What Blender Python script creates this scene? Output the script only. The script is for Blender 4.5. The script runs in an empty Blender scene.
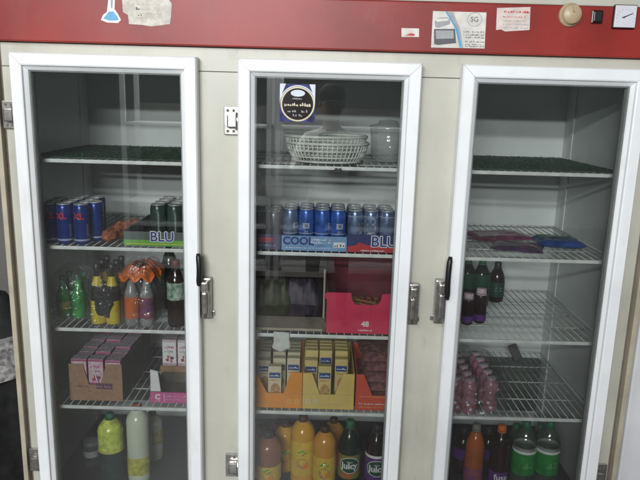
import bpy, bmesh, math, random
from mathutils import Vector, Matrix, noise
random.seed(7)
C = bpy.context.scene.collection
sc = bpy.context.scene
# ------------------------------------------------------------------ camera constants (also used to measure places)
F_PX, D, CZ = 630.0, 1.97, 1.66
PITCH, ROLL = math.atan(F_PX/2904.0), math.radians(1.58)
FW = Vector((0, math.cos(PITCH), -math.sin(PITCH)))
RT0 = Vector((1, 0, 0)); UP0 = RT0.cross(FW)
RT = RT0*math.cos(ROLL)+UP0*math.sin(ROLL); UP = -RT0*math.sin(ROLL)+UP0*math.cos(ROLL)
CAMP = Vector((0, -D, CZ))
def at(px, py, Y):
    d = FW+RT*((px-320)/F_PX)-UP*((py-240)/F_PX)
    return CAMP+d*((Y+D)/d.y)
def X(px, z, Y):
    vy, vz = Y+D, z-CZ
    vf = vy*FW.y+vz*FW.z
    return ((px-320)/F_PX*vf-RT.y*vy-RT.z*vz)/RT.x
def Zc(py, Y, px=320): return at(px, py, Y).z

# ------------------------------------------------------------------ materials
def mat(name, col, rough=.5, var=.12, scale=25, bump=0.0, metal=0.0, col2=None, spec=.5, trans=0.0, detail=4, coat=0, grime=0.0, gcol=(.22, .19, .14)):
    m = bpy.data.materials.new(name); m.use_nodes = True
    nt = m.node_tree; N = nt.nodes; L = nt.links
    p = N['Principled BSDF']
    tc = N.new('ShaderNodeTexCoord'); nz = N.new('ShaderNodeTexNoise')
    nz.inputs['Scale'].default_value = scale; nz.inputs['Detail'].default_value = detail
    L.new(tc.outputs['Object'], nz.inputs['Vector'])
    rp = N.new('ShaderNodeValToRGB')
    a = tuple(max(0, c*(1-var)) for c in col)+(1,)
    b = (tuple(min(1, c*(1+var)) for c in col) if col2 is None else tuple(col2))+(1,)
    rp.color_ramp.elements[0].color = a; rp.color_ramp.elements[0].position = .35
    rp.color_ramp.elements[1].color = b; rp.color_ramp.elements[1].position = .68
    L.new(nz.outputs['Fac'], rp.inputs['Fac'])
    if grime:
        last = rp.outputs['Color']
        for sc_, st, lo, hi, amt in ((3.0, (1, 1, .18), .52, .80, grime), (16.0, (1, 1, .6), .60, .78, grime*.8), (90.0, (1, 1, 1), .66, .74, grime*1.2)):
            mp = N.new('ShaderNodeMapping'); mp.inputs['Scale'].default_value = st; L.new(tc.outputs['Object'], mp.inputs['Vector'])
            n2 = N.new('ShaderNodeTexNoise'); n2.inputs['Scale'].default_value = sc_; n2.inputs['Detail'].default_value = 7; n2.inputs['Roughness'].default_value = .65
            L.new(mp.outputs[0], n2.inputs['Vector'])
            mr = N.new('ShaderNodeMapRange'); mr.inputs[1].default_value = lo; mr.inputs[2].default_value = hi; mr.inputs[3].default_value = 0; mr.inputs[4].default_value = amt
            L.new(n2.outputs['Fac'], mr.inputs[0])
            mxc = N.new('ShaderNodeMixRGB'); mxc.inputs[2].default_value = tuple(gcol)+(1,)
            L.new(mr.outputs[0], mxc.inputs[0]); L.new(last, mxc.inputs[1]); last = mxc.outputs[0]
        L.new(last, p.inputs['Base Color'])
    else: L.new(rp.outputs['Color'], p.inputs['Base Color'])
    p.inputs['Roughness'].default_value = rough; p.inputs['Metallic'].default_value = metal
    p.inputs['Specular IOR Level'].default_value = spec
    p.inputs['Transmission Weight'].default_value = trans
    p.inputs['Coat Weight'].default_value = coat
    if bump:
        bp = N.new('ShaderNodeBump'); bp.inputs['Strength'].default_value = bump; bp.inputs['Distance'].default_value = .004
        L.new(nz.outputs['Fac'], bp.inputs['Height']); L.new(bp.outputs['Normal'], p.inputs['Normal'])
    return m

def clear(name, tint, alpha, rough=.05, boost=1.0, dust=0.0, dustcol=(.5, .5, .5), scale=8, ior=1.5, bump=0.0, most=.4):
    """see-through sheet: transparent + fresnel gloss + thin film of real dust"""
    m = bpy.data.materials.new(name); m.use_nodes = True
    nt = m.node_tree; N = nt.nodes; L = nt.links
    N.remove(N['Principled BSDF']); out = N['Material Output']
    tr = N.new('ShaderNodeBsdfTransparent'); tr.inputs['Color'].default_value = tuple(t*alpha for t in tint)+(1,)
    gl = N.new('ShaderNodeBsdfGlossy'); gl.inputs['Roughness'].default_value = rough
    fr = N.new('ShaderNodeFresnel'); fr.inputs['IOR'].default_value = ior
    mu = N.new('ShaderNodeMath'); mu.operation = 'MULTIPLY'; mu.inputs[1].default_value = boost; mu.use_clamp = True
    L.new(fr.outputs[0], mu.inputs[0])
    mn = N.new('ShaderNodeMath'); mn.operation = 'MINIMUM'; mn.inputs[1].default_value = most; L.new(mu.outputs[0], mn.inputs[0])
    mx = N.new('ShaderNodeMixShader'); L.new(mn.outputs[0], mx.inputs[0]); L.new(tr.outputs[0], mx.inputs[1]); L.new(gl.outputs[0], mx.inputs[2])
    df = N.new('ShaderNodeBsdfDiffuse'); df.inputs['Color'].default_value = dustcol+(1,)
    tc = N.new('ShaderNodeTexCoord'); nz = N.new('ShaderNodeTexNoise'); nz.inputs['Scale'].default_value = scale; nz.inputs['Detail'].default_value = 6
    L.new(tc.outputs['Object'], nz.inputs['Vector'])
    mr = N.new('ShaderNodeMapRange'); mr.inputs[1].default_value = .3; mr.inputs[2].default_value = .8
    mr.inputs[3].default_value = dust*.4; mr.inputs[4].default_value = dust*1.8
    L.new(nz.outputs['Fac'], mr.inputs[0])
    m2 = N.new('ShaderNodeMixShader'); L.new(mr.outputs[0], m2.inputs[0]); L.new(mx.outputs[0], m2.inputs[1]); L.new(df.outputs[0], m2.inputs[2])
    if bump:
        n2 = N.new('ShaderNodeTexNoise'); n2.inputs['Scale'].default_value = 40; n2.inputs['Detail'].default_value = 3
        L.new(tc.outputs['Object'], n2.inputs['Vector'])
        bp = N.new('ShaderNodeBump'); bp.inputs['Strength'].default_value = bump; bp.inputs['Distance'].default_value = .01
        L.new(n2.outputs['Fac'], bp.inputs['Height']); L.new(bp.outputs['Normal'], gl.inputs['Normal']); L.new(bp.outputs['Normal'], fr.inputs['Normal'])
    L.new(m2.outputs[0], out.inputs['Surface'])
    return m

M = dict(
 cream=mat('cream enamel', (.50, .49, .42), .42, .06, 6, 0.04, grime=.55),
 trim=mat('beige edge trim', (.43, .38, .29), .5, .12, 14),
 groove=mat('dark groove', (.16, .13, .10), .8),
 liner=mat('white fridge liner', (.74, .77, .76), .42, .06, 4, grime=.22, gcol=(.30, .29, .26)),
 red=mat('red enamel', (.265, .024, .019), .42, .20, 4, 0.04, spec=.35, grime=.45, gcol=(.24, .085, .07)),
 upvc=mat('white plastic frame', (.84, .86, .87), .32, .03, 9, grime=.24, gcol=(.40, .37, .30)),
 gasket=mat('grey gasket', (.42, .43, .43), .6),
 spacer=mat('aluminium spacer', (.50, .52, .52), .5, .1, 20, metal=.2),
 chrome=mat('worn chrome', (.50, .48, .45), .28, .25, 40, metal=.9),
 blackp=mat('black plastic', (.012, .012, .013), .38),
 wire=mat('white coated wire', (.76, .78, .76), .4, .1, 30),
 knob=mat('yellowed plastic', (.46, .35, .22), .4),
 gaugeface=mat('gauge face', (.66, .66, .70), .3, .03),
 darkred=mat('dark red lens', (.05, .008, .008), .3),
 paper=mat('worn paper sticker', (.66, .64, .58), .6, .14, 30),
 paperold=mat('torn old label', (.60, .56, .49), .7, .16, 60, .2),
 paperpink=mat('faded pinkish label', (.66, .56, .52), .6, .12, 40),
 print=mat('grey print', (.10, .10, .11), .6),
 printlight=mat('pale print', (.36, .37, .38), .6),
 bluepr=mat('light blue print', (.10, .33, .58), .5),
 redpr=mat('red print', (.50, .03, .04), .5),
 white=mat('white print', (.80, .80, .80), .5, .03),
 navy=mat('navy print', (.03, .045, .24), .4),
 turf=mat('green plastic turf', (.018, .070, .036), .6, .6, 35),
 canblue=mat('blue printed can', (.012, .045, .26), .22, .2, 12, metal=.35),
 canblue2=mat('bright blue printed can', (.055, .14, .50), .24, .4, 30, metal=.3),
 canmid=mat('silver blue printed can', (.19, .25, .42), .24, .4, 30, metal=.5),
 candark=mat('dark green printed can', (.045, .080, .066), .25, .3, 20, metal=.3),
 cangrey=mat('grey printed can', (.22, .22, .25), .3, .2, 30, metal=.4),
 alu=mat('can aluminium', (.72, .73, .73), .38, .08, 40, metal=.55),
 canred=mat('red can letters', (.55, .02, .03), .35),
 cansil=mat('silver can letters', (.45, .50, .60), .3, .1, 40, metal=.3),
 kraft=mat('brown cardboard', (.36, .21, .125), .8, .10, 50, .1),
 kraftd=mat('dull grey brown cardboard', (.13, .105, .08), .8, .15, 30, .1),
 kraftpale=mat('pale cardboard edge', (.42, .36, .28), .8),
 kraftpr=mat('purple carton print', (.16, .05, .10), .7),
 green=mat('green carton', (.16, .42, .08), .5, .2, 20),
 greygreen=mat('grey green carton', (.10, .125, .12), .5, .2, 20),
 sky=mat('light blue carton', (.20, .36, .60), .45, .12, 25),
 navyc=mat('navy carton', (.03, .035, .15), .45, .15, 25),
 purple=mat('dark purple carton', (.055, .045, .12), .5, .15, 25),
 redc=mat('red carton', (.66, .028, .095), .5, .06, 20),
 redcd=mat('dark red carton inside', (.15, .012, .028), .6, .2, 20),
 orange=mat('orange carton', (.82, .29, .02), .5, .07, 20),
 yellow=mat('pale yellow carton', (.74, .53, .15), .5, .06, 20),
 vermil=mat('vermilion carton', (.64, .075, .035), .5, .08, 20),
 pink=mat('pink carton', (.62, .10, .30), .5, .08, 20),
 pinkpack=mat('pink juice pack', (.40, .085, .20), .4, .35, 60),
 palepack=mat('pale pink pack', (.62, .45, .52), .4, .25, 50),
 packtop=mat('silvery pack top', (.42, .34, .40), .35, .3, 70),
 snackwhite=mat('cream snack box', (.68, .60, .42), .5, .06, 30),
 snackyel=mat('yellow snack box', (.66, .52, .20), .5, .08, 30),
 snackblue=mat('blue snack logo', (.02, .06, .24), .5),
 biscuit=mat('biscuit picture', (.48, .27, .10), .6, .4, 120),
 juice=mat('orange juice drink', (.74, .38, .03), .12, .12, 12),
 juicepale=mat('orange peach juice drink', (.68, .32, .05), .12, .12, 12),
 juicedark=mat('pinkish amber juice drink', (.30, .13, .075), .12, .15, 12),
 labyel=mat('yellow label', (.74, .50, .045), .45, .12, 40),
 orangeade=mat('orange soda', (.42, .10, .02), .1, .15, 10),
 cola=mat('dark cola', (.022, .010, .008), .1),
 colagreen=mat('dark green bottle', (.008, .020, .014), .1),
 greenglass=mat('green glass bottle', (.03, .36, .06), .08, .3, 20),
 capgreen=mat('green cap', (.02, .16, .07), .4),
 caporange=mat('orange cap', (.70, .16, .02), .4),
 capdark=mat('dark cap', (.03, .03, .03), .4),
 capred=mat('red cap', (.16, .03, .03), .4),
 capgrey=mat('grey cap', (.22, .20, .18), .4),
 labgreen=mat('green label', (.015, .24, .045), .4, .25, 40),
 lableaf=mat('leaf print', (.12, .40, .12), .4, .4, 60),
 labpurple=mat('purple label', (.12, .03, .22), .4, .3, 40),
 labmix=mat('green and red fruit label', (.10, .34, .04), .4, .2, 30, col2=(.50, .09, .03)),
 labdkgreen=mat('dark green oval', (.01, .065, .04), .4),
 laborange=mat('orange purple label', (.45, .12, .08), .4, .2, 30, col2=(.16, .05, .20)),
 lemon=mat('lemon drink', (.62, .70, .12), .18, .3, 45, .3),
 milky=mat('cloudy white drink', (.66, .70, .56), .18, .06, 10),
 labyel2=mat('yellow flower label', (.55, .52, .08), .45, .3, 50),
 darkgreenpet=mat('dark green pack base', (.015, .05, .045), .2, .2, 30),
 yell=mat('yellow printed film', (.78, .60, .03), .3, .08, 30),
 blackpr=mat('black printed film', (.010, .010, .010), .3),
 orangefilm=mat('orange printed film', (.80, .17, .03), .3, .15, 40),
 waterc=mat('cloudy bottle', (.34, .34, .34), .15, .2, 30),
 pinkbottle=mat("pink yoghurt bottle", (.36, .15, .20), .28, .3, 60),
 bag_pink=mat('pink snack packet', (.23, .05, .12), .25, .4, 40, .4),
 bag_blue=mat('blue snack packet', (.035, .085, .30), .25, .3, 30, .4),
 bag_green=mat('green patch', (.05, .22, .10), .3, .4, 40),
 bag_olive=mat('olive packet', (.032, .038, .010), .55, .5, 40, .4),
 bag_violet=mat('violet packet', (.030, .015, .034), .55, .5, 40, .4),
 bag_maroon=mat('brownish pink packet', (.24, .10, .095), .22, .5, 50, .5),
 gold=mat('golden wrapper', (.50, .34, .13), .3, .3, 60),
 reflect_or=mat('orange red reflection form', (.48, .15, .07), .3, .35, 40, .3),
 grey_plastic=mat('pale basket plastic', (.68, .70, .66), .4, .1, 30),
 emb_violet=mat('violet blue emblem ground', (.045, .05, .15), .12, .6, 30),
 emb_dark=mat('dark brown emblem disc', (.022, .016, .016), .12),
 emb_gold=mat('pale gold ring', (.62, .56, .38), .25),
 emb_silver=mat('silver foil and painted glare', (.60, .64, .74), .25, .1, 30),
 pan=mat('dark grey base', (.034, .034, .033), .6, .15, 20),
 labmottle=mat('green and white mottled label', (.02, .20, .06), .4, .2, 60, col2=(.55, .62, .55)),
 bag_plum=mat('purple snack packet', (.11, .055, .14), .25, .4, 40, .4),
 kraftshade=mat('shade-dark cardboard', (.055, .044, .036), .8, .2, 30, .1),  # brown cardboard darkened to paint in the shade inside the carton
 capbrown=mat('dark brown cap', (.07, .03, .012), .35),
 wire_shade=mat('shaded coated wire', (.60, .62, .60), .45, .2, 30),  # wire coating in a darker tone, painting shade behind the front bar
 backshade=mat('dark green grey panel', (.085, .105, .095), .6, .15, 6, grime=.3),
 tag=mat('crumpled white paper', (.66, .66, .63), .7, .10, 30, .4),
 floor=mat('grey floor tile', (.11, .105, .10), .4, .15, 3),
 wallp=mat('dull painted wall', (.16, .15, .14), .8, .1, 4),
 sack=mat('black fabric', (.012, .012, .013), .8, .4, 30, .4),
 sackpat=mat('pale flowered fabric', (.30, .28, .28), .8, .6, 60),
 whitecab=mat('white enamel', (.74, .74, .76), .35, .04, 6),
 shirt=mat('light grey shirt', (.70, .72, .70), .8, .1, 20),
 skin=mat('skin', (.34, .19, .13), .5, .08, 20),
 capb=mat('black cap cloth', (.010, .010, .011), .8),
 trousers=mat('dark trousers', (.02, .022, .03), .8),
 glass=clear('door glass', (.95, .965, .955), .97, .015, 2.1, .006, (.42, .43, .42), 5, most=1.0),
 film=clear('clear plastic film', (.99, .99, .99), .99, .10, 1.8, .045, (.55, .55, .55), 60, bump=.9),
 pet=clear('clear bottle plastic', (.80, .88, .82), .80, .06, 2.0, .10, (.35, .42, .38), 20),
 tub=clear('frosted tub plastic', (.95, .96, .96), .96, .08, 1.6, .20, (.66, .68, .68), 10),
)

# ------------------------------------------------------------------ mesh builder
class MB:
    def __init__(s): s.bm = bmesh.new(); s.mats = []
    def mi(s, m):
        m = M[m] if isinstance(m, str) else m
        if m not in s.mats: s.mats.append(m)
        return s.mats.index(m)
    def faces(s, vs, fs, m, smooth=False):
        i = s.mi(m); bv = [s.bm.verts.new(v) for v in vs]
        for f in fs:
            try:
                fc = s.bm.faces.new([bv[k] for k in f]); fc.material_index = i; fc.smooth = smooth
            except ValueError: pass
        return s
    def box(s, x0, x1, y0, y1, z0, z1, m, b=0, M4=None):
        t = bmesh.new(); bmesh.ops.create_cube(t, size=1)
        for v in t.verts:
            v.co = Vector((x0+(v.co.x+.5)*(x1-x0), y0+(v.co.y+.5)*(y1-y0), z0+(v.co.z+.5)*(z1-z0)))
        if b: bmesh.ops.bevel(t, geom=t.edges[:], offset=b, segments=2, profile=.6, affect='EDGES')
        if M4: bmesh.ops.transform(t, matrix=M4, verts=t.verts)
        s.merge(t, m); return s
    def merge(s, t, m, smooth=False):
        t.verts.index_update()
        s.faces([v.co.copy() for v in t.verts], [[v.index for v in f.verts] for f in t.faces], m, smooth); t.free()
    def prism(s, poly, y0, y1, m):
        n = len(poly)
        vs = [(x, y0, z) for x, z in poly]+[(x, y1, z) for x, z in poly]
        s.faces(vs, [list(range(n)), list(range(2*n-1, n-1, -1))]+[[i, i+n, (i+1) % n+n, (i+1) % n] for i in range(n)], m); return s
    def lathe(s, prof, m, n=20, c=(0, 0, 0), sx=1, sy=1, smooth=True, a0=0, a1=2*math.pi, cap=True):
        full = abs(a1-a0-2*math.pi) < 1e-6; k = n if full else n+1
        vs = []; fs = []
        for r, z in prof:
            for i in range(k):
                a = a0+(a1-a0)*i/n
                vs.append((c[0]+r*sx*math.cos(a), c[1]+r*sy*math.sin(a), c[2]+z))
        for j in range(len(prof)-1):
            for i in range(n):
                i2 = (i+1) % k
                fs.append([j*k+i, j*k+i2, (j+1)*k+i2, (j+1)*k+i])
        s.faces(vs, fs, m, smooth)
        if full and cap:
            for j, rev in ((0, True), (len(prof)-1, False)):
                if prof[j][0] > 1e-5:
                    r, z = prof[j]
                    ring = [(c[0]+r*sx*math.cos(2*math.pi*i/n), c[1]+r*sy*math.sin(2*math.pi*i/n), c[2]+z) for i in range(n)]
                    s.faces(ring, [list(range(n))[::-1] if rev else list(range(n))], m, False)
        return s
    def tube(s, pts, r, m, n=6, closed=False):
        pts = [Vector(p) for p in pts]; k = len(pts); vs = []; fs = []; q_ = pts[-1]-pts[0]; ref = (not closed) and abs(q_.z) > .6*q_.length
        for i, p in enumerate(pts):
            a = pts[(i-1) % k] if (closed or i > 0) else p; b = pts[(i+1) % k] if (closed or i < k-1) else p
            t = (b-a).normalized(); u = t.cross(Vector((1, 0, 0)) if ref else Vector((0, 0, 1)))
            if u.length < .05: u = t.cross(Vector((0, 1, 0)))
            u.normalize(); w = t.cross(u)
            rr = r[i] if isinstance(r, (list, tuple)) else r
            for j in range(n):
                q = 2*math.pi*(j+.5)/n; vs.append(p+u*(rr*math.cos(q))+w*(rr*math.sin(q)))
        for i in range(k if closed else k-1):
            for j in range(n):
                i2 = (i+1) % k; j2 = (j+1) % n
                fs.append([i*n+j, i*n+j2, i2*n+j2, i2*n+j])
        if not closed: fs += [list(range(n))[::-1], [(k-1)*n+j for j in range(n)]]
        s.faces(vs, fs, m, True); return s
    def text(s, body, size, m, fn, off=0.0, ax='CENTER'):
        cu = bpy.data.curves.new('t', 'FONT'); cu.body = body; cu.size = size; cu.align_x = ax; cu.align_y = 'CENTER'; cu.offset = off
        cu.resolution_u = 3
        o = bpy.data.objects.new('t', cu); C.objects.link(o)
        dg = bpy.context.evaluated_depsgraph_get(); e = o.evaluated_get(dg); me = e.to_mesh()
        vs = [fn(v.co.x, v.co.y) for v in me.vertices]; fs = [list(p.vertices) for p in me.polygons]
        e.to_mesh_clear(); bpy.data.objects.remove(o); bpy.data.curves.remove(cu)
        s.faces(vs, fs, m); return s
    def scribble(s, x0, x1, z, h, y, m, seed=0, fill=.8, rot=None):
        """a line of print too small to read: short uneven strokes"""
        r = random.Random(seed); x = x0
        while x < x1:
            w = h*r.uniform(.18, .62); g = h*r.uniform(.08, .22)+(h*.35 if r.random() < .18 else 0); hh = h*r.uniform(.40, .95)
            if r.random() < fill and x+w <= x1+h*.2:
                z0 = z+r.uniform(-.1, .1)*h
                s.faces([(x, y, z0), (x+w, y, z0), (x+w, y, z0+hh*.4), (x+w*.6, y, z0+hh), (x, y, z0+hh*.8)], [[0, 1, 2, 3, 4]], m)
            x += w+g
        return s
    def grid(s, fn, nu, nv, m, smooth=True, closeu=False):
        vs = [fn(i/nu, j/nv) for j in range(nv+1) for i in range(nu+1)]
        fs = [[j*(nu+1)+i, j*(nu+1)+i+1, (j+1)*(nu+1)+i+1, (j+1)*(nu+1)+i] for j in range(nv) for i in range(nu)]
        s.faces(vs, fs, m, smooth); return s
    def build(s, name, parent=None, loc=(0, 0, 0), recalc=True):
        if recalc: bmesh.ops.recalc_face_normals(s.bm, faces=s.bm.faces)
        me = bpy.data.meshes.new(name); s.bm.to_mesh(me); s.bm.free()
        for m in s.mats: me.materials.append(m)
        o = bpy.data.objects.new(name, me); C.objects.link(o); o.location = loc
        if parent: o.parent = parent
        return o
flat = lambda y, ox=0, oz=0: (lambda x, z: (ox+x, y, oz+z))
def bent(r, oz=0, a0=-math.pi/2):          # wraps flat lettering round a cylinder, readable from -y
    return lambda x, z: (r*math.cos(a0+x/r), r*math.sin(a0+x/r), oz+z)
def bentv(r, oz=0, a0=-math.pi/2):         # the same, lettering running up the cylinder
    return lambda x, z: (r*math.cos(a0-z/r), r*math.sin(a0-z/r), oz+x)

def tag(o, label, cat, group=None):
    o['label'] = label; o['category'] = cat
    if group: o['group'] = group
    return o
def thing(name, label, cat, loc, rz=0, group=None):
    o = bpy.data.objects.new(name, None); C.objects.link(o); o.location = loc; o.rotation_euler.z = rz
    o.empty_display_size = .05
    return tag(o, label, cat, group)
def dup(root, loc, label=None, rz=0, group=None):
    kids = [c for c in bpy.data.objects if c.parent == root]
    r = root.copy(); C.objects.link(r); r.location = loc; r.rotation_euler.z = rz
    if label: r['label'] = label
    if group: r['group'] = group
    for ch in kids:
        c = ch.copy(); C.objects.link(c); c.parent = r
        for g in [g for g in bpy.data.objects if g.parent == ch]:
            d = g.copy(); C.objects.link(d); d.parent = c
    return r

# ------------------------------------------------------------------ the refrigerator
XL, XR = -1.005, 1.045                      # outside of the cabinet
YB = .74                                    # back of the cabinet
IL, IR, IY = -.975, 1.005, .69              # inner liner
SH = dict(A=1.463, B=1.178, C=.893, D=.608, E=.262)   # shelf heights
DOORS = [(-.936, -.380), (-.258, .289), (.409, .964)]
DZ0, DZ1 = .17, 1.784
fridge = thing('display_refrigerator', 'cream three-door glass display refrigerator with red header, stocked with drinks', 'refrigerator', (0, 0, 0))
cb = MB()
# front frame: stiles, mullions and rails, butted end to end
for a, b in ((XL+.028, -.90), (-.415, -.225), (.255, .445), (.93, XR-.028)):
    cb.box(a, b, 0, .05, .20, 1.7435, 'cream')
cb.box(XL+.028, XR-.028, 0, .05, 1.7465, 1.815, 'cream')         # rail under the header, a seam below it
cb.box(XL+.028, XR-.028, .003, .05, 1.7437, 1.7463, 'groove')
cb.box(XL+.028, XR-.028, 0, .05, .10, .199, 'cream')
for (a, b) in ((-.90, -.415), (-.225, .255), (.445, .93)): cb.box(a, b, .002, .05, .1995, .215, 'cream')
for (a, b) in ((-.90, -.415), (-.225, .255), (.445, .93)): cb.box(a, b, .002, .05, 1.738, 1.7435, 'cream')
# corner trims, standing proud with a groove behind them
for sgn, xe in ((-1, XL), (1, XR)):
    a, b = sorted((xe, xe-sgn*.016)); cb.box(a, b, -.014, .04, .10, 1.812, 'trim', .003)
    a, b = sorted((xe-sgn*.0165, xe-sgn*.0275)); cb.box(a, b, .012, .04, .10, 1.812, 'groove')
# outer shell
cb.box(XL+.001, IL-.002, .0405, YB, .10, 2.0, 'cream'); cb.box(IR+.002, XR-.001, .0405, YB, .10, 2.0, 'cream')
cb.box(IL-.002, IR+.002, IY+.003, YB, .10, 2.0, 'cream')
cb.box(XL, XR, .0, YB+.002, 2.0, 2.02, 'cream')
cb.box(IL-.002, IR+.002, .05, YB-.06, .10, .2, 'groove')
for x in (XL+.08, XR-.08):
    for y in (.08, .66): cb.lathe([(.022, 0), (.022, .1)], 'blackp', 12, (x, y, 0))
# inner liner
cb.box(IL, IR, IY-.002, IY+.002, .21, 1.80, 'liner')
cb.box(IL-.0015, IL+.003, .0505, IY-.0025, .21, 1.80, 'liner'); cb.box(IR-.003, IR+.0015, .0505, IY-.0025, .21, 1.80, 'liner')
cb.box(IL+.004, IR-.004, .051, IY-.003, 1.752, 1.756, 'liner'); cb.box(IL+.004, IR-.004, .051, IY-.003, .21, .222, 'liner')
# slotted uprights that carry the shelves
for x in (-.322, .348):
    cb.box(x-.013, x+.013, .655, .687, .222, 1.75, 'liner')
    for k in range(30): cb.box(x-.004, x+.004, .653, .6549, .30+k*.047, .318+k*.047, 'groove')
for x in (IL+.0035, IR-.0075):
    for y in (.12, .60): cb.box(x, x+.004, y-.012, y+.012, .222, 1.75, 'liner')
cab = cb.build('cabinet', fridge)

# red header
hb = MB(); hb.box(XL-.004, XR+.004, -.022, .0395, 1.8165, 1.959, 'red', .004)
hb.box(XL-.002, XR+.002, -.014, .039, 1.9605, 1.999, 'cream', .003)
header = hb.build('header_panel', fridge)
yH = -.0228
def P(px, py): p = at(px, py, yH); return p.x, p.z
def quad_px(mb, pts, m, y): mb.prism([P(*q) for q in pts], y, yH+.0005, m)
# control knob
x, z = P(570, 15)
k = MB(); R_ = Matrix.Rotation(math.pi/2, 4, 'X')
t = MB(); t.lathe([(.0335, 0), (.0335, .005), (.031, .008), (.0275, .009), (.027, .021), (.025, .0235), (0, .024)], 'knob', 32)
bmesh.ops.transform(t.bm, matrix=R_, verts=t.bm.verts); t.box(-.002, .002, -.033, -.0318, .006, .021, 'kraftpale')
t.build('control_knob', header, (x, yH+.001, z))
x, z = P(597, 17); t = MB(); t.box(-.0165, .0165, -.004, .001, -.019, .019, 'darkred', .003); t.box(-.013, .013, -.009, -.0041, -.015, .015, 'blackp', .003)
t.build('power_switch', header, (x, yH, z))
x, z = P(623.5, 17); t = MB(); t.box(-.033, .033, -.012, .001, -.033, .033, 'blackp', .003); t.box(-.0305, .0305, -.0135, -.0121, -.0305, .0305, 'gaugeface', .001)
t.tube([(-.006, -.0145, -.003), (.021, -.0145, .009)], [.002, .0008], 'blackp', 5); t.lathe([(.004, -.001), (.004, .001)], 'blackp', 10, (-.006, -.0145, -.003))
for i in range(11):
    a = math.pi*(1.15-.13*i*1.0); t.tube([(.024*math.cos(a), -.0138, .022*math.sin(a)-.004), (.027*math.cos(a), -.0138, .025*math.sin(a)-.004)], .0004, 'print', 4)
t.build('temperature_gauge', header, (x, yH, z))
# stickers on the header
s = MB(); x0, z1 = P(432.5, 11.5); x1, z0 = P(485, 48)
s.prism([P(433, 11), P(486.5, 12.5), P(484.5, 48.5), P(431, 47.5)], yH-.0004, yH+.001, 'paper')
yy = yH-.0010
def fl(px, py, w, h, m, y=yy):
    p = P(px, py); s.faces([(p[0], y, p[1]), (p[0]+w, y, p[1]), (p[0]+w, y, p[1]-h), (p[0], y, p[1]-h)], [[0, 1, 2, 3]], m)
s.faces([(P(a, b)[0], yy, P(a, b)[1]) for a, b in ((434.5, 22), (437, 18), (447, 17), (450, 20), (450, 24), (438, 28), (435, 27))], [list(range(7))], 'printlight')
s.faces([(P(a, b)[0], yy, P(a, b)[1]) for a, b in ((434, 29), (455, 29), (456, 43), (438, 45), (434, 44))], [list(range(5))], 'print')
s.faces([(P(a, b)[0], yy-.0003, P(a, b)[1]) for a, b in ((435.5, 30.5), (453.5, 30.5), (453.5, 38.5), (436, 39))], [list(range(4))], 'printlight')
s.faces([(P(a, b)[0], yy-.0003, P(a, b)[1]) for a, b in ((435, 19), (447, 18.4), (449, 20.5), (437, 22))], [list(range(4))], 'paper')
s.faces([(P(a, b)[0], yy-.0002, P(a, b)[1]) for a, b in ((445, 11.5), (451, 12), (459, 30), (462.5, 47.5), (459.5, 47.5), (455, 28))], [list(range(6))], 'bluepr')
s.faces([(P(a, b)[0], yy-.0004, P(a, b)[1]) for a, b in ((447, 11.6), (453, 12), (460, 29), (463, 47.8), (462, 47.8), (458, 30))], [list(range(6))], 'printlight')
cx, cz = P(474.5, 19.5)
s.tube([(cx+.021*math.cos(a*math.pi/10), yy+.0002, cz+.019*math.sin(a*math.pi/10)) for a in range(20)], .0008, 'printlight', 4, True)
s.text('SG', .020, 'print', flat(yy-.0003, cx, cz))
for i, yv in enumerate((31.8, 34.8, 37.4, 41.5, 44.2, 46.2)):
    a, b = P(463.5 if i < 4 else 465, yv)[0], P(484, yv)[0]
    s.scribble(a, b, P(470, yv)[1]-.002, .0052 if i < 3 else .0045, yy, 'print', i)
s.build('sticker', header)['label'] = 'white advert sticker with printed pictures of display fridges'
s = MB(); s.prism([P(*q) for q in ((497, 8), (530.5, 7), (529.5, 30), (505, 31.5), (501, 29.5), (496, 30))], yH-.0004, yH+.001, 'paperpink')
a, b = P(504, 11)[0], P(529, 11)[0]
s.scribble(a, b, P(515, 12.8)[1], .008, yy, 'redpr', 11, .95)
for i, yv in enumerate((17, 21, 24.5, 28)): s.scribble(P(503, yv)[0], P(527.5, yv)[0], P(515, yv+.5)[1], .0045, yy, 'redpr' if i == 0 else 'printlight', 20+i)
s.build('sticker', header)['label'] = 'faded pinkish notice with a torn lower edge'
s = MB(); s.prism([P(*q) for q in ((401.5, 28), (419, 28.5), (419, 37), (401.5, 37))], yH-.0004, yH+.001, 'paper')
s.faces([(P(a, b)[0], yy, P(a, b)[1]) for a, b in ((405, 35.5), (411, 33), (415, 34.3), (414, 36))], [[0, 1, 2, 3]], 'redpr'); s.build('sticker', header)['label'] = 'tiny scuffed white sticker above the middle door'
s = MB(); s.prism([P(*q) for q in ((122, -1), (168, -2), (172, 4), (171, 16), (170, 24), (160, 25.5), (151, 26.5), (143, 25), (129, 24), (128, 15), (123, 12))], yH-.0004, yH+.001, 'paperold')
for i, yv in enumerate((5, 9.5, 14, 18.5)): s.scribble(P(135 if i else 131, yv)[0], P(160-(i % 2)*9, yv)[0], P(145, yv)[1], .0042, yy, 'printlight', 40+i, .55)
s.scribble(P(136, 10)[0], P(141, 10)[0], P(138, 10)[1], .010, yy-.0002, 'print', 46); s.scribble(P(138, 16)[0], P(142, 16)[0], P(138, 16)[1], .007, yy-.0002, 'print', 47)
s.build('sticker', header)['label'] = 'large torn old paper label with worn print'
s = MB(); s.prism([P(*q) for q in ((108.5, -2), (115, -2), (114.5, 9), (118, 14), (121, 20), (118, 23), (107, 22.5), (101, 20), (103, 15), (107, 12))], yH-.0004, yH+.001, 'white')
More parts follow.
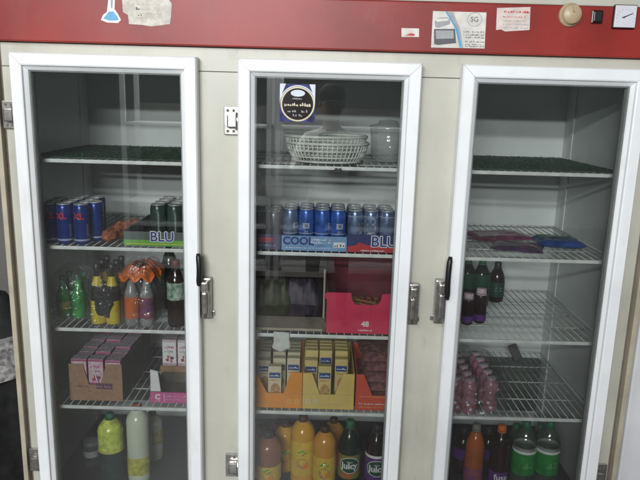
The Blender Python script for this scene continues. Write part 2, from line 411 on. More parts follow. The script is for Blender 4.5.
s.faces([(P(a, b)[0], yy, P(a, b)[1]) for a, b in ((109, 11.5), (113.5, 11.5), (117, 16), (119, 20), (115, 20.5), (109, 20.5), (103.5, 18.5), (107, 14))], [list(range(8))], 'bluepr')
s.faces([(P(a, b)[0], yy, P(a, b)[1]) for a, b in ((110.5, -1), (113, -1), (112.5, 8), (111, 8))], [list(range(4))], 'printlight')
s.build('sticker', header)['label'] = 'small white sticker with a light blue skirt shape'

# doors
def frame_profile(w): return [(0, -.004), (0, -.040), (.004, -.0455), (.033, -.0455), (.037, -.0435), (.039, -.036), (w-.004, -.030), (w, -.026), (w, -.004)]
def door(x0, x1, hinge_left, lever, latch, label):
    w = .050; gap = .0005
    mb = MB(); prof = frame_profile(w)
    cor = [(x0, DZ0, 1, 1), (x1, DZ0, -1, 1), (x1, DZ1, -1, -1), (x0, DZ1, 1, -1)]
    for i in range(4):
        a, b = cor[i], cor[(i+1) % 4]; n = len(prof); vs = []
        d = Vector((b[0]-a[0], 0, b[1]-a[1])).normalized()
        for c, sg in ((a, 1), (b, -1)):
            for o, y in prof:
                vs.append(Vector((c[0]+c[2]*o, y, c[1]+c[3]*o))+d*(gap*sg))
        mb.faces(vs, [[j, (j+1) % n, n+(j+1) % n, n+j] for j in range(n)]+[list(range(n))[::-1], list(range(n, 2*n))], 'upvc')
    dr = mb.build('door', fridge); dr['label'] = label
    g = MB(); ix0, ix1, iz0, iz1 = x0+w, x1-w, DZ0+w, DZ1-w
    for (m, t, ya, yb) in (('gasket', .0035, -.0245, -.0205), ('spacer', .0045, -.0203, -.012), ('gasket', .005, -.0118, -.0042)):
        g.box(ix0, ix0+t, ya, yb, iz0, iz1, m); g.box(ix1-t, ix1, ya, yb, iz0, iz1, m)
        g.box(ix0+t, ix1-t, ya, yb, iz1-t, iz1, m); g.box(ix0+t, ix1-t, ya, yb, iz0, iz0+t, m)
    g.build('gasket', dr)
    p = MB(); p.box(ix0+.0005, ix1-.0005, -.0285, -.0250, iz0+.0005, iz1-.0005, 'glass'); p.build('glass_pane', dr)
    # hinges
    hx = x0 if hinge_left else x1; sg = -1 if hinge_left else 1
    for hz in (1.60, .43):
        h = MB()
        a, b = sorted((hx+sg*.001, hx+sg*.046)); h.box(a, b, -.011, -.001, hz-.042, hz+.042, 'chrome', .002)
        a, b = sorted((hx-sg*.004, hx+sg*.034)); h.box(a, b, -.032, -.0115, hz-.020, hz+.020, 'chrome', .004)
        for dz in (-.031, .031):
            for dx in (.016, .034):
                t = MB(); t.lathe([(.0045, 0), (.004, .002), (0, .003)], 'groove', 10); bmesh.ops.transform(t.bm, matrix=Matrix.Translation((hx+sg*dx, -.011, hz+dz)) @ R_, verts=t.bm.verts); h.merge(t.bm.copy(), 'groove')
        h.tube([(hx+sg*.002, -.030, hz-.026), (hx+sg*.002, -.030, hz+.026)], .006, 'chrome', 10)
        h.build('hinge', dr)
    # latch and lever on the free side
    fx = x1 if hinge_left else x0; sg = 1 if hinge_left else -1
    lz0, lz1 = latch; h = MB()
    a, b = sorted((fx+sg*.002, fx+sg*.034)); h.box(a, b, -.030, -.001, lz0, lz1, 'chrome', .004)
    a, b = sorted((fx+sg*.006, fx+sg*.022)); h.box(a, b, -.044, -.0302, lz0+.02, lz1-.045, 'chrome', .004)
    a, b = sorted((fx+sg*.004, fx+sg*.026)); h.box(a, b, -.050, -.0305, lz1-.04, lz1-.008, 'chrome', .005)
    h.tube([(fx+sg*.016, -.034, lz0+.005), (fx+sg*.016, -.034, lz1-.005)], .004, 'chrome', 8)
    a, b = sorted((fx+sg*.034, fx+sg*.042)); h.box(a, b, -.008, -.001, lz0+.004, lz0+.02, 'chrome', .001)
    h.build('latch', dr)
    if lever:
        l0, l1 = lever; h = MB(); bow = .004
        pts = [(fx+sg*(.000+bow*math.sin(q*math.pi)), -.054-.006*math.sin(q*math.pi), l0+(l1-l0)*q) for q in [i/10 for i in range(11)]]
        h.tube(pts, [.006, .0085, .009, .009, .009, .009, .009, .009, .009, .0085, .006], 'blackp', 10)
        for q in (.25, .8): h.tube([(fx+sg*.003, -.056, l0+(l1-l0)*q), (fx+sg*.003, -.032, l0+(l1-l0)*q)], .0035, 'blackp', 8)
        h.build('handle', dr)
    return dr
zz = lambda px, py: at(px, py, -.06).z
d1 = door(*DOORS[0], True, (zz(200, 286), zz(200, 254)), (zz(205, 322), zz(205, 281)), 'left door with a black lever on its right edge')
d2 = door(*DOORS[1], True, None, (zz(412, 328), zz(412, 287)), 'middle door with a square emblem sticker on its glass')
d3 = door(*DOORS[2], False, (zz(446, 300), zz(446, 257)), (zz(440, 327), zz(440, 283)), 'right door with a black lever on its left edge')

# emblem sticker on the inside of the middle pane
ys = -.0301
e = MB(); Q = lambda px, py: (at(px, py, ys).x, at(px, py, ys).z)
x0, z1 = Q(280, 83.5); x1, z0 = Q(314.5, 122.5)
e.box(x0, x1, ys, ys+.0014, z0, z1, 'emb_violet')
cx, cz, r = (x0+x1)/2+.001, (z0+z1)/2-.003, (x1-x0)*.475
circ = lambda rr, y, n=40: [(cx+rr*math.cos(2*math.pi*i/n), y, cz+rr*math.sin(2*math.pi*i/n)) for i in range(n)]
def ring(r0, r1, y, m, a0=0, a1=360, n=48):
    vs = []
    for i in range(n+1):
        a = math.radians(a0+(a1-a0)*i/n); vs += [(cx+r0*math.cos(a), y, cz+r0*math.sin(a)), (cx+r1*math.cos(a), y, cz+r1*math.sin(a))]
    e.faces(vs, [[2*i, 2*i+1, 2*i+3, 2*i+2] for i in range(n)], m)
e.faces(circ(r, ys-.0003), [list(range(40))], 'emb_dark')
ring(r*.93, r*1.02, ys-.0005, 'emb_gold'); ring(r*1.04, r*1.10, ys-.0005, 'emb_silver', 20, 160)
for sx, a in ((-1, x0), (1, x1)):
    e.faces([(a, ys-.0004, z1), (a-sx*-.0 - sx*.018, ys-.0004, z1), (a-sx*.006, ys-.0004, z1-.03), (a, ys-.0004, z1-.06)], [[0, 1, 2, 3]], 'emb_silver')  # bright foil corners with the highlights painted in
e.scribble(cx-.040, cx+.040, cz-.006, .011, ys-.0006, 'emb_gold', 3, 1); e.scribble(cx-.030, cx+.030, cz-.024, .009, ys-.0006, 'printlight', 4, .8); e.scribble(cx-.014, cx+.014, cz-.036, .007, ys-.0006, 'printlight', 5, .8)
e.scribble(cx-.016, cx+.016, cz+.014, .006, ys-.0006, 'printlight', 6, .9)
e.faces([(cx+.022*math.cos(i*.5236), ys-.0006, cz+.032+.010*math.sin(i*.5236)) for i in range(12)], [list(range(12))], 'emb_silver')  # silver ellipse painted where glare falls on the disc
e.build('sticker', d2)['label'] = 'violet square sticker with a dark round emblem ringed in gold'

# wire shelves
def shelf_mesh():
    b = MB(); w = .628/2; d0, d1 = .05, .66
    b.tube([(-w, d1, 0), (w, d1, 0)], .004, 'wire', 6)
    b.box(-w, w, d0-.0035, d0+.0035, -.0075, .0045, 'wire', .0025)
    for sx in (-w, w): b.tube([(sx, d0, 0), (sx, d1, 0)], .004, 'wire', 6)
    for y in (.21, .36, .51): b.tube([(-w, y, -.005), (w, y, -.005)], .0028, 'wire_shade', 6)
    n = 24
    for i in range(1, n): x = -w+2*w*i/n; b.tube([(x, d0, .0015), (x, d1, .0015)], .0016, 'wire_shade', 5)
    return b
first = None; SX = (-.649, .013, .676)
for zk in 'ABCD':
    for x in SX:
        if first is None: first = shelf_mesh().build('wire_shelf', fridge, (x, 0, SH[zk]-.0035))
        else:
            o = first.copy(); C.objects.link(o); o.location = (x, 0, SH[zk]-.0035)
t = MB(); t.box(IL+.006, IR-.006, .052, .64, .2225, SH['E'], 'pan', .004)
t.build('base_pan', fridge)  # dark slab in place of a shelf, its tone standing in for shade
t = MB(); t.box(IL+.012, IR-.012, .645, .684, .33, .572, 'backshade', .004)
t.build('back_shade_panel', fridge)  # dark panel added on the back wall to imitate the shade there
# black clip on the top shelf of the middle section
p = at(338, 171, .043); t = MB(); t.box(-.012, .012, -.006, .004, -.009, .006, 'blackp', .002); t.box(-.010, -.002, -.009, -.0061, -.006, .010, 'blackp', .001); t.box(.003, .010, -.009, -.0061, -.006, .010, 'blackp', .001)
t.build('price_clip', fridge, p)

# ------------------------------------------------------------------ setting
def struct(o): o['kind'] = 'structure'; return o
struct(MB().box(-6, 6, -7, 4, -.05, 0, 'floor').build('floor'))
tag(MB().box(-4, 4, .86, .98, 0, 3.2, 'wallp').build('back_wall'), 'dull painted wall behind the refrigerator', 'wall')
# dark cloth sack at the left
def sack():
    b = MB()
    def fn(u, v):
        a = u*2*math.pi; r = .15+.03*math.sin(3*a+2*v)+.02*noise.noise(Vector((math.cos(a)*2, math.sin(a)*2, v*5)))
        r *= min(1, .25+3.2*min(v, 1-v))**.6
        return (r*math.cos(a), r*1.05*math.sin(a), v*.96)
    b.grid(fn, 40, 24, 'sack'); return b
s_ = thing('cloth_sack', 'tall black cloth bundle standing beside the left edge of the refrigerator', 'bundle', (-1.20, .20, 0))
sack().build('sack_body', s_)
b = MB(); b.grid(lambda u, v: (.175*math.cos(-2.2+u*2.6)*(1+.05*math.sin(9*u)), .185*math.sin(-2.2+u*2.6)*(1+.05*math.sin(7*u+5*v)), .68+v*.16), 16, 6, 'sackpat'); b.build('patterned_cloth', s_)
wc = thing('white_cabinet', 'plain white upright appliance standing right of the refrigerator', 'appliance', (1.40, .12, 0))
MB().box(-.30, .30, 0, .6, .05, 1.75, 'whitecab', .012).build('cabinet_body', wc)
t = MB(); t.box(-.295, .295, -.03, -.004, .12, 1.745, 'whitecab', .01); t.build('door_panel', wc)
t = MB(); t.tube([(.24, -.03, .8), (.24, -.06, .82), (.24, -.06, 1.1), (.24, -.03, 1.12)], .009, 'chrome', 8); t.build('handle', wc)

# ------------------------------------------------------------------ goods: makers
def can(name, label, m, loc, r=.0265, h=.135, kind=None, group=None, rz=0):
    t = thing(name, label, 'can', loc, rz, group)
    b = MB(); b.lathe([(r*.80, 0), (r*.86, .003), (r, .010), (r, h-.014), (r*.93, h-.007), (r*.86, h-.003)], m, 22)
    rr = r+.0004
    if kind == 'xl':
        b.text('XL', .028, 'canred', bent(rr+.0004, h*.70), .0012); b.scribble(0, 0, 0, .001, 0, 'canred') if False else None; b.scribble(0, 0, 0, .001, 0, 'canred') if False else None
        b.lathe([(rr, .012), (rr, .018)], 'cansil', 22, cap=False)
        for k_ in range(4): b.text('II', .014, 'cansil', bent(rr, .030+.011*k_, -math.pi/2+1.1), 0)
    if kind == 'blu':
        b.text('BLU', .040, 'cansil', bentv(rr, h*.58), .0012)
        b.lathe([(rr, h-.022), (rr, h-.019)], 'cansil', 22, cap=False)
    if kind == 'plain':
        b.lathe([(rr+.0003, h*.52), (rr+.0003, h*.66)], 'cansil', 8, cap=False, a0=-math.pi/2-.42, a1=-math.pi/2+.42); b.text('III', .014, 'navy', bent(rr+.0006, h*.59), .0004); b.text('IIIII', .012, 'cansil', bent(rr, h*.44), 0); b.lathe([(rr, .052), (rr, .055)], 'cansil', 22, cap=False)
    if kind == 'bar':
        for k_ in range(7): b.text('E', .013, 'cansil', bent(rr, .045+.010*k_), 0)
    b.build('can_body', t)
    l = MB(); l.lathe([(r*.86, h-.003), (r*.90, h-.001), (r*.88, h), (r*.80, h), (r*.77, h-.004), (0, h-.004)], 'alu', 22, cap=False)
    l.lathe([(.008, h-.003), (.008, h-.0015)], 'alu', 10, (0, -.004, 0), .7, 1.3); l.build('can_lid', t)
    return t

def bottle(name, label, loc, r, h, liquid, cap, lab=None, labm=None, text=None, cat='bottle', group=None, capr=.015, neck=.30, rz=0, waist=0, base=None, shoulder=None, extra=None):
    """lathe bottle; lab=(z0,z1)"""
    t = thing(name, label, cat, loc, rz, group); nz = h*(1-neck)
    prof = [(r*.70, 0), (r*.92, .004), (r, .016)]
    n = 30 if h > .2 else 8
    for i in range(1, n):
        z = .016+(nz-.016)*i/n; prof.append((r*(1-waist*math.sin(math.pi*i/n*2)**2*.5)*((.984 if i % 3 == 0 else 1) if n > 8 else 1), z))
    prof += [(r, nz), (r*.97, nz+h*neck*.14), (r*.86, nz+h*neck*.32), (r*.66, nz+h*neck*.52), (r*.44, nz+h*neck*.70), (max(capr*.85, r*.30), nz+h*neck*.82), (capr*.86, h-.018), (capr*.86, h-.004)]
    b = MB(); b.lathe(prof[:-3], liquid, 26, cap=False); b.lathe(prof[-4:], 'pet', 26, cap=False)
    pa, pb_ = prof[-4], prof[-4]; b.lathe([(pa[0]*.995, pa[1]-.0005), (0, pa[1]-.0004)], liquid, 26, cap=False)
    b.build('bottle_body', t)
    c = MB(); c.lathe([(capr, h-.017), (capr, h-.003), (capr*.9, h), (0, h)], cap, 18)
    c.lathe([(capr*1.08, h-.024), (capr*1.08, h-.019)], cap, 18)
    c.build('cap', t)
    if lab:
        z0, z1 = lab; l = MB(); q = r+.0008; l.lathe([(q, z0), (q, z1)], labm, 30, cap=False)
        if shoulder: l.lathe([(q+.0002, z1), (q*.985, z1+.008), (q*.93, z1+.020)], shoulder, 30, cap=False)
        if extra: extra(l, q, z0, z1)
        if text:
            for (tx, sz, oz, m, off) in text: l.text(tx, sz, m, bent(q+.0012, z0+(z1-z0)*oz), off)
        l.build('label', t)
    return t

def tray(name, label, cat, x0, x1, y0, y1, z, hf, hs, m, notch=None, inside=None, group=None, deco=None, hb_=None, th=.003, topw=None, flip=False):
    """open carton; notch = list of (fraction across, fraction of side height) for the top edge of the front panel"""
    cx = (x0+x1)/2; w = (x1-x0)/2; d = y1-y0; inside = inside or m
    t = thing(name, label, cat, (cx, y0, z), 0, group)
    b = MB()
    top = [(-w, hs), (w, hs)] if notch is None else [(-w+2*w*f, g) for f, g in notch]
    if notch is None: top = [(-w, hf), (w, hf)]
    b.prism([(-w, 0), (w, 0)]+top[::-1], 0, th, m)
    hb_ = hb_ or hs
    for sx in (-1, 1):
        xa, xb = sorted((sx*w, sx*(w-th)))
        v = [(xa, th+.0002, 0), (xb, th+.0002, 0), (xb, d, 0), (xa, d, 0), (xa, th+.0002, hs), (xb, th+.0002, hs), (xb, d, hb_), (xa, d, hb_)]
        b.faces(v, [[0, 1, 5, 4], [1, 2, 6, 5], [2, 3, 7, 6], [3, 0, 4, 7], [4, 5, 6, 7], [3, 2, 1, 0]], inside)
    b.box(-w+th+.0002, w-th-.0002, d-th, d-.0002, 0, hb_, inside); b.box(-w+th+.0002, w-th-.0002, th+.0002, d-th-.0002, .0005, th, inside)
    if deco: deco(b, w)
    b.build('carton', t); return t

def packet(name, label, loc, w, d, h, m, rz=0, cat='packet', group=None, tilt=0, patch=None, seed=1):
    t = thing(name, label, cat, loc, rz, group); b = MB()
    def fn(sg):
        def g(u, v):
            a = min(1, 6*min(u, 1-u))**.6*min(1, 7*min(v, 1-v))**.6
            nz = noise.noise(Vector((u*5+seed, v*4, seed*3)))*.35+noise.noise(Vector((u*13+seed, v*11, seed)))*.18
            z = h/2+sg*h/2*a*(1+nz)
            x = (u-.5)*w*(1+.03*math.sin(v*9+seed)); y = (v-.5)*d
            return (x, y*math.cos(tilt)-(z)*math.sin(tilt), max(.0006*sg+.0004, z*math.cos(tilt)+(y+d/2)*math.sin(tilt)))
        return g
    b.grid(fn(1), 22, 18, m); b.grid(fn(-1), 22, 18, m)
    b.build('packet_body', t)
    if patch:
        q = MB(); f = fn(1)
        def pf(u, v):
            p = f(patch[0]+u*(patch[1]-patch[0]), patch[2]+v*(patch[3]-patch[2])); return (p[0], p[1]-.0006, p[2]+.0008)
        q.grid(pf, 12, 10, patch[4]); q.build('printed_patch', t)
    return t

def film_box(parent, w, d, h, m='film', seed=0, top=.6, name='film_wrap'):
    """crumpled clear wrap pulled over a pack"""
    b = MB()
    def fn(u, v):
        a = u*2*math.pi; k = 4
        c, s = math.cos(a), math.sin(a); q = (abs(c)**k+abs(s)**k)**(-1/k)
        sh = 1 if v < .72 else 1-(1-top)*((v-.72)/.28)**1.4
        n = noise.noise(Vector((c*3+seed, s*3, v*6)))*.04-abs(noise.noise(Vector((c*5+seed, s*5+2, v*9))))*.06-abs(noise.noise(Vector((c*14+seed, s*14, v*22))))*.03
        return (w/2*c*q*sh*(1+n), d/2*s*q*sh*(1+n), .002+v*h)
    b.grid(fn, 96, 44, m); return b.build(name, parent)

def Yz(px, py, z):                          # how far back a point on a shelf stands
    d = FW+RT*((px-320)/F_PX)-UP*((py-240)/F_PX); return (CAMP+d*((z-CZ)/d.z)).y
def hgt(px, py, Y, z): return at(px, py, Y).z-z
zA, zB, zC, zD, zE = (SH[k]+.0005 for k in 'ABCDE')
ordn = ['first', 'second', 'third', 'fourth', 'fifth', 'sixth']

# ================= left section
# green turf mats on the two outer top shelves
def turf(x0, x1, y0, y1, seed):
    r = random.Random(seed); b = MB()
    b.box(x0, x1, y0, y1, .0005, .003, 'turf')
    for i in range(3200):
        x, y = r.uniform(x0, x1), r.uniform(y0, y1+.006); a = r.uniform(0, 6.28); h = r.uniform(.002, .0065); w = .0026
        lx, ly = r.uniform(-.008, .008), r.uniform(-.008, .008)
        b.faces([(x-w*math.cos(a), y-w*math.sin(a), .002), (x+w*math.cos(a), y+w*math.sin(a), .002), (x+lx, y+ly, .002+h)], [[0, 1, 2]], 'turf')
    return b
o = turf(-.30, .29, .075, .63, 1).build('turf_mat', None, (-.66, 0, zA+.002), recalc=False); tag(o, 'dark green plastic turf mat on the top shelf behind the left door', 'mat')
o = turf(-.29, .30, .075, .63, 2).build('turf_mat', None, (.675, 0, zA+.002), recalc=False); tag(o, 'dark green plastic turf mat on the top shelf behind the right door', 'mat')

# loose blue cans
Yc = .096; xs = [X(p, zB+.07, Yc) for p in (48.5, 65, 81.5)]; xs.append(xs[2]+.0545)
c0 = can('drink_can', '', 'canblue', (xs[1], Yc, zB), kind='xl', group='loose blue cans behind the left door')
names = {(0, 0): 'blue can cut off by the left edge of the left glass, front row', (0, 1): 'blue can with red and white letters, left of the two lettered cans', (0, 2): 'blue can with red and white letters, right of the two lettered cans'}
for row in range(4):
    for col in range(4):
        if row == 0 and col == 3: continue
        if (row == 3 and col == 0) or (col == 3 and row != 1): continue
        lab = names.get((row, col), 'darker blue can at the right end of the loose cans, second row' if (row, col) == (1, 3) else 'blue can in the rear rows of loose cans, mostly hidden')
        loc = ((xs[col] if col < 3 else X(96, zB+.07, Yc+.055))+random.uniform(-.001, .001), Yc+.055*row, zB)
        rz = {0: .5, 1: -.05, 2: .0}.get(col, 2.0) if row == 0 else random.uniform(1.6, 4.6)
        if (row, col) == (0, 1): c0['label'] = lab; c0.location = loc; c0.rotation_euler.z = rz; continue
        dup(c0, loc, lab, rz)
# orange red reflection form
t = thing('orange_reflection', 'twisted orange red shape standing in for a reflection beside the blue cans', 'wrapper', (X(124, zB+.02, .082)-.044, .215, zB), math.radians(80))
b = MB()  # solid form modelled in place of an arm's reflection in the glass
def fn(u, v):
    a = v*2*math.pi; x = (u-.5)*.26
    r = .024*(min(1, 5*min(u, 1-u))**.5)*(1+.16*math.sin(13*u+1)+.45*noise.noise(Vector((u*9, math.cos(a)*2, math.sin(a)*2)))-.3*abs(noise.noise(Vector((u*24, math.cos(a)*4, math.sin(a)*4)))))
    return (x, r*1.15*math.cos(a)+.005*math.sin(6*u), max(.0006, .020+.012*u+r*math.sin(a)))
b.grid(fn, 90, 36, 'reflect_or'); b.build('reflection_form', t)

# text helper for carton fronts
def outlined(b, s, size, x, z, y, m_in, m_out, off=.004):
    for i in range(10): b.text(s, size, m_out, flat(y-.00005*i, x+off*.75*math.cos(i*.6283), z+off*.75*math.sin(i*.6283)), .0006)
    b.text(s, size, m_in, flat(y-.0010, x, z), .0006)
# green tray with dark cans
x0 = X(124, zB, .082); x1 = x0+.262
def deco(b, w):
    b.box(-w, w, -.0008, -.0001, .0005, .020, 'green')
    b.box(-w+.01, w-.02, -.0012, -.0009, .006, .008, 'yell')
    outlined(b, 'BLU', .046, X(162, zB+.03, .08)-x0-w, .031, -.0016, 'navy', 'white', .0035)
tray('can_tray', 'green and grey can tray with BLU lettering holding dark cans', 'tray', x0, x1, .082, .40, zB, .048, .050, 'greygreen', None, 'greygreen', 'can trays on the second shelf', deco)
g0 = None; zt = zB+.0035
for row in range(4):
    for col, p in enumerate((158.5, 175.2)):
        x = X(p, zB+.09, .114); loc = (x, .114+.055*row, zt)
        lab = ('dark green can in the green tray, left of the front pair', 'dark green can in the green tray beside the door frame')[col] if row == 0 else 'dark green can in the rear rows of the green tray'
        if g0 is None: g0 = can('drink_can', lab, 'candark', loc, kind='bar', group='dark cans in the green tray', rz=.25)
        else: dup(g0, loc, lab, .25 if row == 0 else random.uniform(0, 6))

# shelf C: wrapped multipacks
t = thing('bottle_multipack', 'clear wrapped pack of small green glass bottles', 'multipack', (X(75, zC, .18), .185, zC))
gx = (X(82, zC, .16)-X(67, zC, .16))/2
def bottle_part(parent, name, dx, dy, r, h, liquid, capm, bands=()):
    b = MB(); prof = [(r*.85, .003), (r, .012), (r, h*.52), (r*.93, h*.58), (r*.66, h*.68), (r*.45, h*.78), (r*.40, h*.90), (r*.42, h*.93)]
    b.lathe(prof, liquid, 18, (dx, dy, 0)); b.lathe([(r*.47, h*.925), (r*.47, h*.995), (r*.40, h), (0, h)], capm, 14, (dx, dy, 0))
    for z0, z1, rr, rr1, m in bands: b.lathe([(rr, z0), (rr1, z1)], m, 20, (dx, dy, 0), cap=False)
    return b.build(name, parent)
for dy in (-.03, .03):
    for sx in (-1, 1): bottle_part(t, 'green_bottle', sx*gx, dy, .0245, .152, 'greenglass', 'capgreen', [(.035, .062, .0250, .0250, 'labgreen' if sx > 0 else 'labyel2')])
film_box(t, .135, .15, .185, seed=3, top=.45)
yb0 = Yz(108, 327, zC)
t = thing('bottle_multipack', 'pack of dark bottles in yellow and black printed wrap', 'multipack', (X(108.5, zC, .12), .128, zC))
for dy in (-.027, .027, .08):
    for sx in (-1, 1):
        bottle_part(t, 'dark_bottle', sx*.0255, dy, .0245, .215, 'cola', 'capdark', [(.006, .088, .0252, .0252, 'yell'), (.140, .172, .0192, .0122, 'yell')])
b = MB(); rr = random.Random(4)
pts = [(.004, .035), (.020, .030), (.026, .055), (.040, .080), (.036, .105), (.028, .125), (.012, .138), (-.018, .142), (-.030, .130), (-.030, .060), (-.020, .040)]
b.prism([(x*.9, z) for x, z in pts], -.0575, -.0560, 'blackpr'); b.build('black_print', t)
film_box(t, .118, .175, .200, seed=8, top=.55)
t = thing('bottle_multipack', 'clear wrapped pack of bottles with an orange printed top', 'multipack', (X(143, zC, .13), .145, zC))
for dy in (-.05, 0, .05):
    for sx in (-1, 1): bottle_part(t, 'clear_bottle', sx*.026, dy, .0245, .20, 'waterc', 'caporange', [(.03, .105, .0250, .0250, 'orangefilm' if sx < 0 else 'laborange')])
film_box(t, .130, .185, .215, seed=21, top=.75)
b = MB()
def fn(u, v):
    a = u*2*math.pi; c, s = math.cos(a), math.sin(a); q = (abs(c)**4+abs(s)**4)**(-.25)
    n = noise.noise(Vector((c*4, s*4, v*5)))*.08-abs(noise.noise(Vector((c*12, s*12, v*6))))*.08; k_ = 1-.62*v**1.5
    z = .214-.030*(1-v)+.010*noise.noise(Vector((c*7, s*7, 2)))-(.02*(1-v)*abs(math.sin(5*a)))
    return (.0665*c*q*k_*(1+n), .0935*s*q*k_*(1+n), z)
b.grid(fn, 96, 24, 'orangefilm'); b.build('orange_cover', t)
b = MB(); b.tube([(-.02, -.045, .214), (-.006, -.052, .219), (.004, -.05, .205), (.014, -.055, .222), (.028, -.045, .216)], [.003, .006, .004, .006, .003], 'blackpr', 8); b.build('dark_tie', t)
Y_ = .10
bottle('soda_bottle', 'dark cola bottle with a green and white label beside the left door frame', (X(177, zC, Y_), Y_, zC), .031, .235, 'cola', 'capred', (.100, .160), 'labmottle', None, neck=.45, capr=.014)
bottle('soda_bottle', 'dark green bottle behind the wrapped packs', (X(170, zC, .28), .29, zC), .033, .25, 'colagreen', 'capgreen', (.09, .15), 'labdkgreen', None, neck=.42, capr=.014)

# shelf D: brown carton of juice packs
Y_ = .088; x0, x1 = X(70.5, zD, Y_), X(122.5, zD+.05, Y_)
def deco(b, w):
    b.scribble(-w*.80, -w*.22, .050, .011, -.0006, 'kraftpr', 3, .95)
    b.box(w*.02, w*.62, -.0007, -.0001, .045, .066, 'kraftpr'); b.scribble(w*.06, w*.58, .052, .008, -.0011, 'printlight', 5, .9)
    b.scribble(-w*.3, -w*.15, .034, .006, -.0006, 'kraftpr', 9)
N_ = [(0, .137), (.26, .137), (.37, .060), (.58, .060), (.71, .137), (1, .137)]
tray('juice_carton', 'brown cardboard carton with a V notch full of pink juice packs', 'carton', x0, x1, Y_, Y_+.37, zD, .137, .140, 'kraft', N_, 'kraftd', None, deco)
def juice_pack(label, loc, w, d, h, m, m2, group, rz=0):
    t = thing('juice_pack', label, 'juice pack', loc, rz, group); b = MB()
    b.box(-w/2, w/2, -d/2, d/2, 0, h, m, .002)
    b.box(-w/2+.002, w/2-.002, -d/2-.0006, -d/2-.0001, h*.42, h*.95, m2); b.scribble(-w*.34, w*.34, h*.80, h*.07, -d/2-.0011, 'pink', 4, .95); b.scribble(-w*.34, w*.30, h*.70, h*.05, -d/2-.0011, 'kraftpr', 7, .95)
    for i, (cx, cz) in enumerate(((-.008, .50), (.006, .47), (.010, .55), (-.002, .58))):
        b.faces([(cx+.007*math.cos(a*1.05), -d/2-.0008-.0001*i, h*cz+.007*math.sin(a*1.05)) for a in range(6)], [list(range(6))], ('redpr', 'pink', 'kraftpr', 'redpr')[i])
    b.box(-w/2+.001, w/2-.001, -d*.46, d*.46, h+.0003, h+.0018, 'packtop')
    b.build('pack_body', t); s = MB(); s.tube([(w*.3, -d/2-.003, h*.15), (-w*.2, -d/2-.003, h*.88)], .0018, 'white', 6); s.build('straw', t)
    return t
j0 = None; w3 = (x1-x0-.008)/3
for row in range(9):
    for col in range(3):
        loc = (x0+.004+w3*(col+.5), Y_+.026+.0385*row, zD+.0035)
        lab = ('pink juice pack at the left of the front row, behind the carton notch', 'pink juice pack showing through the middle of the carton notch', 'pink juice pack at the right of the front row, behind the carton notch')[col] if row == 0 else 'pink juice pack in the rear rows of the brown carton'
        if j0 is None: j0 = juice_pack(lab, loc, w3-.004, .0375, .148, 'pinkpack', 'palepack', 'juice packs in the brown carton')
        else: dup(j0, loc, lab, random.uniform(-.05, .05)).scale = (1, 1, random.uniform(.93, 1.02))
# pink tray with white flap
Y_ = .085; x0 = X(150.5, zD, Y_); x1 = x0+.20
def deco(b, w):
    b.prism([(-w, .0405), (-w+.036, .0405), (-w+.027, .116), (-w+.001, .122)], .006, .009, 'white')
    b.text('C', .026, 'white', flat(-.0006, -w+.026, .022), .0012)
    b.faces([(-w+.048, -.0006, .004), (-w+.050, -.0006, .004), (-w+.050, -.0006, .036), (-w+.048, -.0006, .036)], [[0, 1, 2, 3]], 'white')
    b.scribble(-w+.055, w-.01, .024, .007, -.0006, 'palepack', 3, .8); b.scribble(-w+.055, w-.04, .012, .005, -.0006, 'palepack', 6, .8)
    b.scribble(-w+.016, -w+.036, .006, .004, -.0006, 'white', 8, .9)
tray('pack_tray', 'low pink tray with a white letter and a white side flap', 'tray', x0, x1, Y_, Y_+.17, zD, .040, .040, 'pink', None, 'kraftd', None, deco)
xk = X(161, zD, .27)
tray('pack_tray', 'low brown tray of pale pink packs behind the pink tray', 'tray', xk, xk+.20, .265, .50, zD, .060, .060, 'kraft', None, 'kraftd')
for row in range(3):
    for col in range(3):
        loc = (xk+.034+.058*col, .295+.05*row, zD+.0035)
        lab = ('pale pink pack in the front row of the brown tray, left one', 'pale pink pack in the front row of the brown tray, next to the door frame', 'pale pink pack hidden behind the door frame')[col] if row == 0 else 'pale pink pack in the rear rows of the low brown tray'
        juice_pack(lab, loc, .054, .045, .158, 'palepack', 'white', 'pale packs in the low brown tray') if row == col == 0 else None
        if row == col == 0: k0 = [o for o in bpy.data.objects if o.get('label') == lab][0]
        elif col < 2: dup(k0, loc, lab)
# bottom shelf
Y_ = .16; t = bottle('juice_bottle', 'lemon yellow green bottle with a dark green lower label', (X(110.5, zE+.2, Y_), Y_, zE), .047, hgt(110, 413, Y_, zE), 'lemon', 'capgreen', (.004, hgt(110, 455, .11, zE)), 'darkgreenpet', None, neck=.26, shoulder='labyel2')
Y_ = .145; bottle('juice_bottle', 'cloudy white drink bottle with yellow label and orange cap', (X(138, zE+.2, Y_), Y_, zE), .041, hgt(138, 404, Y_, zE), 'milky', 'caporange', (hgt(138, 477, .10, zE), hgt(138, 460, .10, zE)), 'labyel2', None, neck=.20, capr=.017)
Y_ = .30; bottle('juice_bottle', 'pale cloudy bottle standing behind the cloudy white one', (X(152, zE+.2, Y_), Y_, zE), .04, hgt(152, 412, Y_, zE), 'milky', 'capgreen', (.075, .13), 'labyel2', None, neck=.22, capr=.017)
Y_ = .24; t = thing('plastic_jar', 'small clear plastic jar left of the lemon bottle', 'jar', (X(91, zE+.1, Y_), Y_, zE)); hh = hgt(91, 440, Y_, zE)
b = MB(); b.lathe([(.026, 0), (.030, .01), (.030, hh-.02), (.027, hh-.012)], 'pet', 20); b.build('jar_body', t); b = MB(); b.lathe([(.029, hh-.014), (.029, hh-.001), (.027, hh), (0, hh)], 'tub', 20); b.build('lid', t)
b = MB(); b.lathe([(.0306, hh-.06), (.0306, hh-.035)], 'printlight', 20, cap=False); b.build('label', t)

